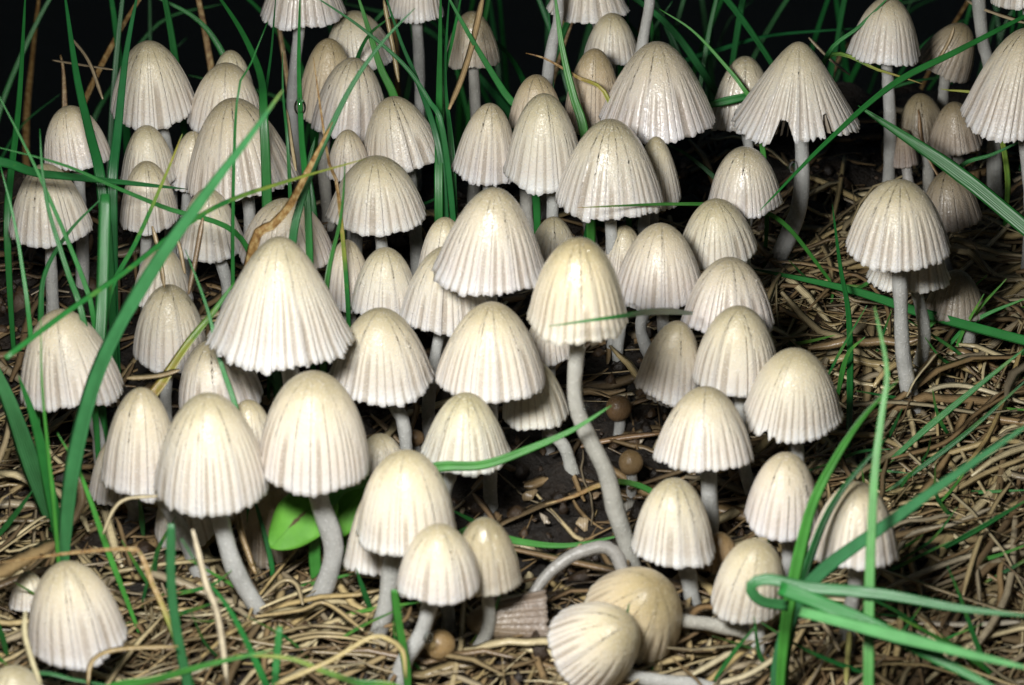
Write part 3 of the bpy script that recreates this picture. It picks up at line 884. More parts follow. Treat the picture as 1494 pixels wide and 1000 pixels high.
blade([(640, 255), (641, 120), (643, -20)], 13, MG, "stout upright blade in a sheaf of three", (-2, 4))
blade([(660, 220), (650, 110), (657, -20)], 10, DG, "thin upright blade in a sheaf of three", (0, 6))
blade([(648, 120), (660, 60), (676, -20)], 10, MG, "leaning blade in a sheaf of three", (4, 8))
blade([(762, 172), (738, 138), (690, 60), (645, -20)], 13, MG, "straight blade leaning away from the sheaf of three", (4, 0))
blade([(492, 275), (480, 240), (466, 150), (457, 84)], 7, MG, "thin blade with a straw-pale tip by the drop blade", (-18, -16), dead=[(0, 0), (.4, .1), (.6, .7), (1, .95)])
# upper middle, other side
blade([(852, 195), (836, 140), (820, 70), (808, -20)], 16, LG, "bright drooping blade beside the tall pale sugary cap", (0, 0))
blade([(888, 147), (840, 112), (795, 86), (767, 78)], 10, MG, "short blade with a yellow crooked tip", (0, 2), dead=[(0, 0), (.5, .1), (.7, .4), (1, .9)])
blade([(806, 130), (803, 60), (800, 5)], 6, DG, "hair-thin blade by the slanting pale stem", (20, 22))
blade([(895, 75), (890, 30), (884, -20)], 10, MG, "upright blade over the small high cap", (18, 22))
blade([(913, 75), (915, 30), (917, -20)], 8, MG, "thin upright blade over the small high cap", (18, 22))
blade([(953, 65), (948, 20), (944, -20)], 9, MG, "upright blade in front of the pale bare stem", (16, 20))
blade([(1104, 165), (1085, 130), (1062, 100), (1012, 46), (962, 13)], 8, LG, "thin arching blade reaching over the partly covered cap", (6, 8))
blade([(1020, 156), (1060, 147), (1120, 133)], 13, MG, "stout level blade between the huge cap and the torn cap", (7, 7), blunt=True, ext=False)
blade([(985, 98), (1060, 70), (1130, 52), (1250, 42)], 9, DG, "long level blade in the dark behind the torn cap", (40, 45))
blade([(1510, 16), (1400, 73), (1300, 125), (1200, 213), (1108, 308)], 10, MG, "long slanting blade ending at the shiny round-topped cap", (4, -10), ext=False)
blade([(1205, 85), (1255, 38), (1305, -12)], 9, MG, "blade crossing the crown of the lone cap", (12, 8))
blade([(1208, 84), (1285, 104), (1346, 123)], 9, LG, "yellow-tipped blade under the lone cap", (12, 8), dead=[(0, .1), (.7, .2), (.9, .45), (1, .6)])
blade([(1440, 148), (1372, 130)], 9, LG, "short yellow-green blade end near the tall pleated cone", (10, 10), dead=[(0, .1), (1, .4)])
blade([(1515, 348), (1410, 262), (1340, 212), (1252, 154)], 22, MG, "wide striped blade stretched over the withered caps", (-4, 2), wroot=1, ext=False)
blade([(1400, 245), (1450, 225), (1510, 196)], 8, MG, "thin blade below the tall pleated cone", (8, 4))
blade([(1236, 720), (1240, 560), (1238, 460), (1226, 390), (1214, 298)], 10, DG, "long upright blade standing in the straw", (-22, 4))
blade([(1515, 502), (1350, 458), (1240, 423), (1095, 392)], 14, MG, "long blade crossing the stem of the stacked pair", (-12, 6), wroot=1, ext=False)
blade([(1196, 390), (1150, 332), (1112, 308), (1060, 299), (960, 298), (842, 303)], 7, LG, "thin blade draped along the rim of the broad wet cap", (2, before("broad wet cap over")), dead=[(0, 0), (.85, .1), (.97, .35), (1, .8)])
blade([(1010, 457), (960, 454), (900, 462), (800, 476)], 10, MG, "curved blade lying against the wet olive cap", (before("wide ribbed cap behind", -1), .5 * before("wide ribbed cap behind") + .5 * before("wet olive-cream"), before("wet olive-cream") + 2, before("wet olive-cream", .6)), ext=False)
blade([(500, 712), (580, 700), (640, 681), (705, 678), (770, 656), (835, 628), (892, 592)], 18, LG, "fresh bright blade under the neat conical cap", (before("neat conical") + 2, before("neat conical") - 3), wroot=1)
blade([(945, 714), (906, 703), (870, 710), (838, 724), (795, 736)], 9, LG, "short arched blade over the winding stem, dry at its end", (-28, -30), dead=[(0, 0), (.5, .1), (.65, .6), (1, .9)])
blade([(690, 772), (755, 790), (830, 796), (912, 780)], 11, LG, "bright thin blade bowed over the dark soil", (-32, -30), wroot=1)
blade([(1072, 816), (1050, 798), (1030, 780)], 14, LG, "green leaf stub by the sagging cream cap", (-34, -36), blunt=True)
# straw side
for k, (pp, w, l) in enumerate([
    ([(1282, 690), (1380, 602), (1500, 505)], 10, "long green blade sunk in the straw beside the stacked pair's stem"),
    ([(1280, 728), (1400, 640), (1505, 548)], 8, "thinner green blade sunk in the straw beneath a longer one"),
    ([(1330, 500), (1390, 445), (1440, 402)], 7, "short green blade behind the stacked pair's stem"),
    ([(1365, 530), (1420, 470), (1505, 432)], 7, "thin blade with a brown root across the pale straw"),
    ([(1282, 660), (1300, 630), (1316, 596)], 7, "stubby green blade amid the straw"),
    ([(1220, 590), (1236, 520), (1262, 492)], 8, "curved blade hooked over the straw"),
    ([(1362, 720), (1430, 718), (1505, 715)], 6, "bright level blade at the dark hole in the straw"),
    ([(1360, 818), (1430, 770), (1505, 725)], 10, "dark blade leaning over loose straw"),
    ([(1382, 826), (1440, 815), (1505, 792)], 7, "thin blade over loose straw joining a downward blade"),
    ([(1452, 1005), (1425, 940), (1400, 870), (1382, 826)], 8, "blade running down through loose straw"),
    ([(1392, 880), (1330, 897), (1275, 896)], 8, "fallen blade under the level blade of the looped tuft"),
    ([(1470, 1000), (1400, 950), (1310, 900)], 9, "blade lying low beneath the blurred tuft"),
    ([(1034, 1005), (1072, 950), (1102, 914)], 7, "slim blade at the foot of the tilted round cap"),
    ([(1330, 1003), (1240, 975), (1170, 945), (1110, 908)], 7, "long thin blade winding under the blurred tuft"),
    ([(1128, 1000), (1136, 950), (1160, 885)], 8, "upright blade at the root of the looped tuft"),
    ([(1140, 992), (1110, 960), (1100, 900)], 7, "bowed blade around the tilted round cap's stem"),
    ([(1170, 700), (1190, 686), (1250, 660), (1300, 655)], 7, "thin blade over the crown of the cream cap with a blotch"),
    ([(1110, 395), (1130, 480), (1150, 478)], 9, "green end showing beside the wide ribbed cap"),
    ([(960, 965), (950, 990), (940, 1010)], 12, "dark blade under the brownish bent cap"),
    ([(880, 1000), (905, 940), (918, 880)], 10, "shaded blade between the bent caps")]):
    blade(pp, w, (MG, DG, LG)[k % 3], l, None, dead=[(0, .3), (.15, .05), (1, .1)])
# blurred tuft close to the lens
blade([(1150, 890), (1168, 800), (1192, 720), (1250, 620), (1312, 552)], 19, LG, "bright blade of the looped tuft arching over the cream cap with a blotch", (-52, -56))
blade([(1160, 890), (1190, 790), (1225, 720), (1292, 640)], 15, MG, "second arching blade of the looped tuft", (-50, -50))
blade([(1160, 890), (1200, 835), (1300, 762), (1400, 690), (1512, 612)], 22, BG, "thick bluish blade of the looped tuft crossing the cap behind", (-52, -66), wroot=.8)
blade([(1150, 884), (1110, 876), (1096, 856), (1120, 846), (1180, 858), (1290, 868), (1400, 888), (1512, 900)], 18, BG, "blade of the looped tuft curled into a loop", (-58, -66), wroot=.9, ext=False)
blade([(1138, 858), (1200, 882), (1290, 922), (1400, 978), (1470, 1015)], 24, MG, "broad blade of the looped tuft running toward the ground", (-60, -70), wroot=.9, ext=False)
blade([(1168, 893), (1280, 922), (1400, 952), (1512, 978)], 20, (0.10, 0.30, 0.09), "pale shiny blade of the looped tuft", (-62, -74), wroot=.8, ext=False)
blade([(1267, 1020), (1269, 860), (1276, 700), (1286, 610), (1294, 540), (1276, 448)], 16, (0.07, 0.25, 0.05), "tall blurred upright blade before the cap with crossing blades", (-62, -60), wroot=.9)
# left dying blade etc.
blade([(205, 606), (240, 555), (275, 502), (310, 458), (342, 412)], 20, LG, "dying blade with brown spots beside the oval cap", (-28, -26), dead=[(0, .7), (.5, .58), (.7, .4), (.85, .15), (1, 0)], wroot=.9)
blade([(346, 605), (322, 530), (302, 450), (270, 364)], 9, MG, "slim blade in front of the shaded cap by the dying blade", (-34, -32))
blade([(408, 600), (404, 560), (400, 530)], 15, DG, "dark blade under the largest cone", (-20, -20), blunt=True)
blade([(398, 560), (380, 530), (366, 512)], 7, DG, "thin dark blade below the largest cone's rim", (-20, -20))
blade([(385, 775), (372, 730), (368, 700)], 8, DG, "dark blade between the bright bells' stems", (-34, -34))
blade([(210, 790), (206, 745), (202, 720)], 9, DG, "dark blade below the tall narrow bell cap", None)
blade([(545, 900), (530, 860), (520, 830)], 9, MG, "dark blade below the pinkish conical cap", None)
blade([(588, 940), (582, 905), (576, 860)], 14, LG, "stubby plump green shoot between the stems", (-48, -50), blunt=True)
blade([(730, 775), (700, 765), (660, 745)], 8, MG, "green bit behind the wet greyish cap", None)
blade([(530, 262), (600, 300), (665, 275)], 8, DG, "dim blade lying behind the flared cap", (10, 16))
blade([(870, 280), (860, 330), (850, 360)], 20, DG, "dark broad blade under the broad wet cap", (12, 6))
blade([(1045, 262), (1000, 225), (960, 205)], 8, DG, "dark blade in the hollow under the huge cap", (18, 18))
blade([(455, 300), (450, 250), (460, 200)], 16, DG, "dark broad blade behind the yellowing blade", (6, 6))
# dim blades farther back in the hollow
rb = np.random.default_rng(21)
for k in range(100):
    x0 = rb.uniform(-60, 1540)
    if 330 < x0 < 640 and rb.random() < .4: x0 = rb.uniform(950, 1500)
    y0 = rb.uniform(120, 330); ln = rb.uniform(160, 420); lean = rb.normal(0, 130)
    dd = rb.uniform(26, 100)
    pts = [(x0, y0), (x0 + lean * .25, y0 - ln * .4), (x0 + lean * .6, y0 - ln * .75), (x0 + lean * 1.1, y0 - ln * rb.uniform(.85, 1.05))]
    wd_ = rb.uniform(6, 12)
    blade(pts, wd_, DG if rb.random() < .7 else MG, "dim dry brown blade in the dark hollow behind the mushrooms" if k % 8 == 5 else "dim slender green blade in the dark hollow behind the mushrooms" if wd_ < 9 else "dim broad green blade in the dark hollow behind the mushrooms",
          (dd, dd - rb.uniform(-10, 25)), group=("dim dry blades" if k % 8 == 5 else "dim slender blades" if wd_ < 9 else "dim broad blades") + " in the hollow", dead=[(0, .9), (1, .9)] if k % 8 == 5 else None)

# fine green blades threading the litter
k = 0
while k < 60:
    x0, y0 = rb.uniform(1100, 1500), rb.uniform(330, 990)
    if rb.random() < .3: x0, y0 = rb.uniform(0, 700), rb.uniform(860, 995)
    a = math.radians(rb.choice([40, 60, 115, 150, 20])) + rb.normal(0, .3); ln = rb.uniform(50, 150); bw = rb.normal(0, .2)
    pts = [(x0, y0), (x0 + ln * .5 * math.cos(a) + bw * ln * .5, y0 - ln * .5 * math.sin(a)), (x0 + ln * math.cos(a), y0 - ln * math.sin(a))]
    blade(pts, rb.uniform(4, 7), (DG, MG, LG)[k % 3], "fine green blade threading the dry straw", None, group="fine green blades in the straw",
          dead=[(0, .4), (.2, .1), (1, .15)])
    k += 1

# ------------------------------------------------------------------ dry straw
TONES = np.array([(.34, .255, .125), (.44, .36, .20), (.52, .45, .28), (.22, .14, .06), (.13, .075, .032), (.30, .25, .17), (.40, .30, .13)])

def straw_density(x, y):
    """how thick the dry grass lies: thick on one flank and along the front, thin on the bare humus"""
    right = sstep(14, 38, x + 0.10 * y)
    front = sstep(-34, -50, y + 4 * np.sin(x / 9.0)) * 0.9
    left = sstep(-34, -50, x) * sstep(-8, -26, y) * 0.55
    hole = np.exp(-(((x - 50) / 5) ** 2 + ((y + 17) / 4) ** 2)) + np.exp(-(((x - 1) / 9) ** 2 + ((y + 40) / 10) ** 2)) + .9 * np.exp(-(((x + 4) / 13) ** 2 + ((y + 56) / 7) ** 2))
    far = 1 - 0.85 * sstep(14, 36, y)
    return np.clip(np.maximum(np.maximum(right, front), left), 0.20, 1) * far * (1 - 0.9 * np.clip(hole, 0, 1))

def straw_path(x, y, ang, L, lift, bow, sag, n, r):
    u = np.linspace(-.5, .5, n)
    c, s = math.cos(ang), math.sin(ang)
    off = bow * (u ** 2 - .08) * L + r.normal(0, .012 * L) * np.sin(u * 9 + r.uniform(0, 6))
    X = x + u * L * c - off * s
    Y = y + u * L * s + off * c
    Z = ground(X, Y) + lift + sag * (0.25 - u ** 2) * 4 + r.normal(0, .25) * u * 4
    return np.stack([X, Y, np.maximum(Z, ground(X, Y) + 0.12)], 1)

def straw_angle(r):
    return r.choice([math.radians(38), math.radians(62), math.radians(-25), math.radians(5), math.radians(100)], p=[.34, .22, .16, .16, .12]) + r.normal(0, .35)

rs = np.random.default_rng(77)
# the mass nobody could count
AV, AF, AT, AX, off = [], [], [], [], 0
cnt = 0
while cnt < 4900:
    x, y = rs.uniform(-92, 92), rs.uniform(-82, 52)
    if rs.random() > straw_density(x, y): continue
    L = rs.gamma(2.8, 5.4) + 4
    n = 7
    P = straw_path(x, y, straw_angle(rs), L, rs.gamma(1.5, .6), rs.normal(0, .6 if rs.random() < .2 else .15), abs(rs.normal(0, .2)), n, rs)
    hw = min(.10 + rs.gamma(1.5, .12), .6) * np.array([.5, .9, 1, 1, 1, .9, .35])
    V, F = sweep(P, STRAW, hw, np.full(n, rs.uniform(.04, .08)), np.array([rs.normal(0, .5), rs.normal(0, .5) - .5, 1.0]))
    AV.append(V); AF.append(F + off); off += len(V)
    bare = straw_density(x, y) < .3      # rotted dark scraps on the bare humus
    if bare: P[:, 0] = x + (P[:, 0] - x) * .55; P[:, 1] = y + (P[:, 1] - y) * .55; P[:, 2] = ground(P[:, 0], P[:, 1]) + .3 + abs(rs.normal(0, .4))
    hw = hw * (1.5 if bare else 1)
    V, F = sweep(P, STRAW, hw, np.full(n, rs.uniform(.04, .08)), np.array([rs.normal(0, .5), rs.normal(0, .5) - .5, 1.0])); AV[-1] = V
    tone = TONES[rs.choice(len(TONES), p=[.03, .02, .02, .36, .48, .06, .03] if bare else [.19, .14, .08, .22, .21, .08, .08])] * rs.uniform(.35, 1.35)
    AT.append(np.tile(tone, (len(V), 1))); AX.append(np.tile([q[0] for q in STRAW], n) * hw.max() * 3 + cnt)
    cnt += 1
o = mesh_obj("straw_litter", np.vstack(AV), np.vstack(AF), STRAWA, smooth=False, attrs={"tone": np.vstack(AT), "across": np.concatenate(AX)})
tag(o, "matted dry grass litter covering the bank", "straw", kind="stuff")

def straw(P, w, tone, label, group="single dry straws lying on the litter", name="straw", taper=.4):
    n = len(P)
    u = np.linspace(0, 1, n)
    hw = .5 * w * np.minimum(1, taper + (1 - taper) * np.minimum(u, 1 - u) * 7)
    V, F = sweep(P, STRAW, np.maximum(hw, .04), np.full(n, .05 + w * .025), np.array([0.05, -.6, .8]), np.cumsum(rs.normal(0, .06, n)))
    ends = np.array([[3, 2, 1, 0], [(n - 1) * 4 + k for k in range(4)]])
    o = mesh_obj(name, V - P[0], [F, ends], STRAWM, loc=P[0], smooth=False, attrs={"across": np.tile([q[0] for q in STRAW], n) * max(.6, w * 1.3) + w * 9})
    o.color = (*tone, 1)
    tag(o, label, "straw", group)

def pstraw(pts, w, tone, label, d=None, lift=1.2, n=20, name="straw"):
    """a straw followed through picture points; on the litter unless depths are given"""
    if d is None:
        P3 = []
        for q in pts:
            p = plane_hit(*q[:2])
            # solve for the lifted litter surface
            for _ in range(3):
                h = float(ground(p[0], p[1])) - SLOPE * p[1] + (q[2] if len(q) > 2 else lift)
                dv = (p - CAM) / np.linalg.norm(p - CAM)
                p = plane_hit(*q[:2]) - dv * (h / max(-dv[2] + SLOPE * dv[1], .2))
            P3.append(p)
        s = FPX / float((P3[0] - CAM) @ FWD)
    else:
        L_ = np.linspace(0, 1, len(pts))
        P3 = [unproject(q[0], q[1], DIST + 1.2 * (d[0] * (1 - l) + d[1] * l)) for q, l in zip(pts, L_)]
        s = FPX / (DIST + d[0])
    straw(catmull(P3, n), w / s, tone, label, name=name)

pale, tan, brown, dark = (.62, .55, .36), (.44, .34, .17), (.20, .12, .05), (.09, .05, .025)
pstraw([(332, 1000), (318, 900), (300, 850), (281, 773)], 10, (.66, .58, .42), "pale upright straw stub in front of a grey stem", (-60, -62))
pstraw([(60, 1000), (45, 960), (36, 925), (37, 892)], 8, (.66, .60, .36), "yellow straw curving up against the lone cream cap", (-68, -68))
pstraw([(128, 1000), (135, 965), (170, 948), (260, 943)], 8, (.34, .24, .09), "ochre straw hooked round the lone cream cap's stem", (-58, -56))
pstraw([(592, 990), (588, 950), (565, 932), (540, 930), (480, 965), (400, 1000)], 8, (.50, .40, .16), "ochre straw arched over the front litter", (-66, -66))
pstraw([(-10, 842), (40, 812), (85, 790)], 26, (.24, .155, .06), "broad brown dead leaf leaning on the grass tuft", (-46, -40), name="dead_leaf")
for k in range(2):
    pstraw([(x + (k - 0.5) * 2 + (k * 7 % 5), y + (k - 0.5) * 9.9 + (k * 3 % 4)) for x, y in [(110, 800), (150, 850), (190, 880)]], 10.3, tuple(np.array((.46, .37, .20)) * (.75 + .25 * (k % 3))), "flat tan strand slanting behind the lone cream cap", None, 1.5)
pstraw([(100, 770), (118, 730), (112, 690)], 16, (.20, .14, .07), "brown leaf sheath at the foot of the grass tuft", (-34, -34))
pstraw([(-10, 690), (8, 640), (16, 590)], 12, (.30, .24, .14), "straw strip beside the widest flat blade", (-30, -26))
pstraw([(150, 780), (165, 745), (185, 728), (230, 724)], 6, (.50, .43, .26), "thin curved straw under the tall narrow bell cap", (-44, -44))
pstraw([(150, 838), (230, 824), (330, 816)], 7, (.48, .40, .22), "level thin straw behind the blunt blade", None, 3)
for k in range(3):
    pstraw([(x + (k - 1.5) * 2 + (k * 7 % 5), y + (k - 1.5) * 6.6 + (k * 3 % 4)) for x, y in [(372, 948), (440, 926), (490, 924), (548, 934)]], 6.9, tuple(np.array((.40, .32, .17)) * (.75 + .25 * (k % 3))), "tan strand of a straw bundle below the kinked stem", None, 2)
pstraw([(372, 900), (440, 890), (475, 880), (530, 920)], 7, (.48, .37, .18), "thin straw bent over the kinked stem's foot", None, 3)
for k in range(1, 2):
    pstraw([(x + (k - 1.0) * 2 + (k * 7 % 5), y + (k - 1.0) * 6.6 + (k * 3 % 4)) for x, y in [(380, 870), (410, 845), (430, 850), (440, 880)]], 6.9, tuple(np.array((.38, .31, .18)) * (.75 + .25 * (k % 3))), "curled tan strand of straw beside the kinked stem", None, 3)
for k in range(2):
    pstraw([(x + (k - 0.5) * 2 + (k * 7 % 5), y + (k - 0.5) * 8.8 + (k * 3 % 4)) for x, y in [(370, 830), (352, 780), (345, 740)]], 9.2, tuple(np.array((.30, .20, .08)) * (.75 + .25 * (k % 3))), "brown leaf strand behind the big bright bell's stem", (-40, -38))
pstraw([(215, 1000), (300, 975), (380, 940)], 10, (.58, .52, .36), "pale straw under the soft green blade", None, 2)
pstraw([(185, 552), (230, 548), (262, 540)], 10, (.42, .32, .17), "chewed straw bit under the oval cap", (-28, -28))
pstraw([(240, 420), (232, 370), (222, 330)], 7, (.34, .25, .13), "stiff brown stalk above the oval cap", (-24, -24))
pstraw([(275, 430), (285, 380), (296, 318)], 8, (.24, .16, .09), "knotted brown stalk in front of the grey cap", (-24, -24))
pstraw([(270, 400), (262, 360), (256, 345)], 6, (.40, .30, .16), "short pale stalk by the knotted brown stalk", (-22, -22))
pstraw([(150, 145), (130, 90), (104, 55)], 6, (.30, .24, .15), "pale straw in the dark corner", (5, 10))
pstraw([(165, 102), (120, 95), (76, 88)], 5, (.24, .19, .12), "thin level straw in the dark corner", (8, 12))
pstraw([(655, 160), (675, 110), (690, 60), (706, -10)], 10, (.42, .29, .14), "brown knotted stalk before the greyish cap", (-2, 4))
pstraw([(560, 0), (572, 60), (582, 120)], 8, (.34, .27, .13), "tan strip behind the light green blade", (4, 4))
pstraw([(432, 250), (424, 200), (418, 160)], 6, (.42, .34, .19), "straw end beside the thin pointed blade", (-12, -10))
pstraw([(640, 300), (690, 320), (700, 300)], 7, (.10, .06, .04), "dark curled stalk behind the flared cap", (14, 14))
pstraw([(700, 705), (760, 675), (830, 655), (900, 640), (968, 632)], 10, (.24, .13, .06), "reddish brown twig lying across the winding stem", (-14, -16), name="twig")
pstraw([(700, 560), (870, 590), (868, 540), (876, 500)], 12, (.30, .19, .09), "brown stalk standing behind the winding stem", (-4, 0))
pstraw([(540, 605), (570, 630), (590, 645), (590, 590), (608, 590), (600, 630)], 10, (.26, .18, .10), "curled dead leaf behind the brightest bell", (-16, -16), n=34, name="dead_leaf")
pstraw([(1210, 178), (1330, 172), (1420, 150)], 10, (.030, .020, .016), "black stick beside the withered caps", (18, 16), name="twig")
pstraw([(1340, 160), (1350, 220), (1395, 300)], 7, (.22, .12, .05), "rusty stalk over the withered caps", (10, 10))
pstraw([(1410, 0), (1440, 15), (1500, 35)], 8, (.42, .34, .22), "straw lying above the long slanting blade", (16, 10))
pstraw([(1180, 55), (1215, 90), (1240, 110)], 7, (.34, .28, .18), "pale straw in the dark beside the torn cap", (18, 18))
pstraw([(1365, 95), (1385, 60), (1392, 40)], 6, (.38, .29, .17), "short straw across the drooping grey cap", (6, 6))
for k, (pp, w, tn, l) in enumerate([
    ([(1280, 640), (1330, 570), (1400, 505), (1470, 455)], 10, pale, "long pale straw beside the stacked pair's stem"),
    ([(1330, 590), (1370, 565), (1420, 565), (1500, 590)], 9, pale, "pale straw bent level over the straw bed"),
    ([(1400, 690), (1440, 640), (1470, 570), (1500, 480)], 8, (.42, .30, .11), "golden curved stalk over the straw bed"),
    ([(1300, 670), (1380, 645), (1430, 600), (1500, 560)], 8, brown, "brown straw along the green sunk blade"),
    ([(1290, 740), (1380, 720), (1440, 690), (1505, 665)], 9, tan, "tan straw sweeping out from the cap with crossing blades"),
    ([(1290, 860), (1360, 830), (1420, 810), (1500, 790)], 10, (.55, .48, .34), "silvery straw band over loose straw"),
    ([(1300, 820), (1330, 780), (1390, 765), (1450, 740)], 8, (.50, .44, .32), "bent silvery straw above loose straw"),
    ([(1405, 870), (1425, 800), (1450, 740), (1478, 700)], 9, tan, "tan jointed stalk crossing loose straw"),
    ([(1340, 910), (1420, 912), (1490, 908)], 9, (.50, .46, .38), "grey-white straw under the tuft"),
    ([(1150, 960), (1165, 930), (1190, 890)], 9, tan, "tan straw by the tilted round cap's stem"),
    ([(1160, 880), (1200, 910), (1225, 950)], 8, (.5, .4, .26), "torn straw strip at the tuft's root"),
    ([(1235, 1000), (1238, 950), (1240, 915)], 10, (.36, .36, .10), "yellow-green sheath at the tuft's root"),
    ([(960, 970), (1010, 955), (1060, 945), (1100, 960)], 12, tan, "flat straw under the brownish bent cap"),
    ([(1010, 985), (1070, 950), (1100, 930)], 11, pale, "pale straw strip by the fallen stem"),
    ([(1040, 1000), (1090, 985), (1140, 955)], 10, pale, "second pale straw strip by the fallen stem"),
    ([(1005, 910), (1015, 890), (1040, 885), (1070, 900)], 14, (.26, .15, .06), "brown curled leaf strip beside the fallen stem"),
    ([(1100, 470), (1130, 480), (1160, 500), (1195, 545)], 7, pale, "thin pale straw arched over the broad nicked cap"),
    ([(1110, 410), (1150, 390), (1200, 383), (1240, 388)], 6, tan, "thin tan straw at the foot of the torn cap's stem"),
    ([(1190, 340), (1210, 380), (1215, 420)], 8, tan, "tan stalk among dark straw below the torn cap"),
    ([(1180, 450), (1240, 400), (1290, 440), (1300, 500)], 7, brown, "brown stalk bent behind the stacked pair"),
    ([(1380, 510), (1430, 470), (1500, 400)], 8, tan, "tan straw behind the long crossing blade"),
    ([(1345, 440), (1420, 380), (1500, 300)], 7, pale, "pale straw pointing up past the shaded grey cap"),
    ([(1430, 245), (1470, 180), (1500, 130)], 6, (.52, .47, .25), "slender yellow straw before the tall pleated cone"),
    ([(1290, 560), (1340, 545), (1400, 470), (1440, 430)], 9, brown, "dull straw behind the stacked pair's stem"),
    ([(1190, 600), (1250, 590), (1320, 596)], 9, dark, "dark straw beside the broad nicked cap"),
    ([(800, 850), (830, 810), (850, 790)], 9, (.3, .2, .1), "straw bit under the arched fallen stem"),
    ([(690, 720), (720, 760), (725, 800)], 9, (.20, .12, .06), "dark stalk beside the wet greyish cap"),
    ([(560, 915), (590, 905), (600, 885)], 8, brown, "brown straw between the bent stems"),
    ]):
    pstraw(pp, w, tn, l, None, 2.0 + (k % 4) * .5)

def flake(px, py, size, tone, label):
    """thin irregular scrap of bark or dead leaf lying tilted on the soil"""
    r = np.random.default_rng(int(px * 3 + py))
    c0 = gpoint(px, py, 1.0)
    s = size / 2 / (FPX / float((c0 - CAM) @ FWD))
    na = 11
    a = np.linspace(0, 2 * math.pi, na + 1)[:-1] + r.normal(0, .12, na)
    rad = s * r.uniform(.65, 1.25, na)
    st_ = r.uniform(.45, .75)
    ring = np.stack([rad * np.cos(a), rad * np.sin(a) * st_, .35 * np.cos(2 * a + r.uniform(0, 6)) * s * .5], 1)
    inn = ring * .5 + [0, 0, .12 * s]
    V = np.vstack([ring, inn, [[0, 0, .15 * s]]])
    V = np.vstack([V, V - [0, 0, .16]])
    M_ = (Matrix.Rotation(r.uniform(0, 6.28), 3, 'Z') @ Matrix.Rotation(r.normal(.5, .25), 3, 'X'))
    V = V @ np.array(Matrix.Rotation(r.normal(.55, .2), 3, 'X') @ Matrix.Rotation(r.uniform(0, 6.28), 3, 'Z')).T
    j = np.arange(na); k = (j + 1) % na; h = 2 * na + 1
    q = np.vstack([np.stack([j, k, na + k, na + j], 1), np.stack([h + k, h + j, h + na + j, h + na + k], 1), np.stack([k, j, h + j, h + k], 1)])
    t = np.vstack([np.stack([na + j, na + k, np.full(na, 2 * na)], 1), np.stack([h + na + k, h + na + j, np.full(na, h + 2 * na)], 1)])
    o = mesh_obj("bark_flake", V, [q, t], STRAWM, loc=c0, smooth=False, attrs={"across": V[:, 0] * 2.0})
    o.color = (*tone, 1)
    tag(o, label, "flake", "scraps of bark and dead leaf")
flake(725, 765, 26, (.20, .12, .06), "brown husk on the dark soil")
flake(772, 737, 26, (.24, .17, .09), "brown bark strip behind the egg-shaped cap")
flake(850, 772, 26, (.34, .26, .16), "tan chip on the dark soil near the bowed blade")
flake(795, 772, 24, (.42, .37, .30), "pale shrivelled scrap on the dark soil")
flake(716, 712, 22, (.16, .10, .05), "dark bark flake under the neat conical cap")
flake(690, 745, 18, (.20, .14, .08), "small bark flake beside the wet greyish cap")
flake(870, 735, 18, (.22, .15, .09), "rough flake between the winding stem and the bowed blade")
flake(935, 650, 24, (.40, .35, .27), "pale frilled scrap against the bright cone-shaped cap")
flake(915, 745, 30, (.34, .34, .32), "grey translucent shred by the winding stem")
flake(650, 620, 16, (.14, .09, .05), "dark flake by the tiny brown button")
flake(1300, 690, 20, (.05, .04, .035), "black crumbly flake in the dark hole of the straw")
flake(735, 985, 20, (.05, .035, .025), "black clod beside the collapsed brown cap")
flake(1330, 965, 22, (.10, .06, .035), "dark bark flake under the blurred tuft")
# loose single straws on top of the litter (look-alikes)
k = 0
while k < 225:
    x, y = rs.uniform(-70, 70), rs.uniform(-66, 44)
    if rs.random() > straw_density(x, y) ** 1.4: continue
    L = rs.uniform(10, 30); n = 12
    P = straw_path(x, y, straw_angle(rs), L, rs.uniform(.5, 2.2), rs.normal(0, .5 if rs.random() < .25 else .15), abs(rs.normal(0, .4)), n, rs)
    ti = rs.choice(4, p=[.36, .40, .14, .10])
    tone = np.array([(.46, .355, .165), (.60, .51, .30), (.20, .125, .055), (.33, .28, .19)][ti]) * rs.uniform(.85, 1.25)
    straw(P, rs.uniform(.4, 1.2), tone, ["loose tan straw lying on the litter", "loose pale straw lying on the litter", "loose brown straw lying on the litter", "loose greyish straw lying on the litter"][ti],
          ["loose tan straws", "loose pale straws", "loose brown straws", "loose greyish straws"][ti])
    k += 1

# crumbs of humus and bark
AV, AF, AT, off = [], [], [], 0
ico = np.array([(0, 0, 1), (.9, 0, .2), (.28, .85, .2), (-.72, .5, .25), (-.7, -.55, .2), (.3, -.85, .2), (0, 0, -1)])
icf = np.array([(0, 1, 2), (0, 2, 3), (0, 3, 4), (0, 4, 5), (0, 5, 1), (6, 2, 1), (6, 3, 2), (6, 4, 3), (6, 5, 4), (6, 1, 5)])
for k in range(4200):
    x, y = rs.uniform(-80, 80), rs.uniform(-75, 50)
    s = rs.gamma(2.0, .22) + .15
    V = ico * s * rs.uniform(.5, 1.5, 3) + rs.normal(0, .12 * s, (7, 3))
    a = rs.uniform(0, 6.28)
    V = V @ np.array([[math.cos(a), -math.sin(a), 0], [math.sin(a), math.cos(a), 0], [0, 0, 1]])
    V = V + [x, y, float(ground(x, y)) + rs.uniform(0, .5)]
    AV.append(V); AF.append(icf + off); off += 7
    t = np.array([(.02, .014, .01), (.05, .03, .016), (.10, .06, .03), (.16, .10, .05)][rs.choice(4, p=[.45, .3, .17, .08])])
    AT.append(np.tile(t, (7, 1)))
o = mesh_obj("humus_crumbs", np.vstack(AV), np.vstack(AF), CRUMB, attrs={"tone": np.vstack(AT)}, smooth=False)
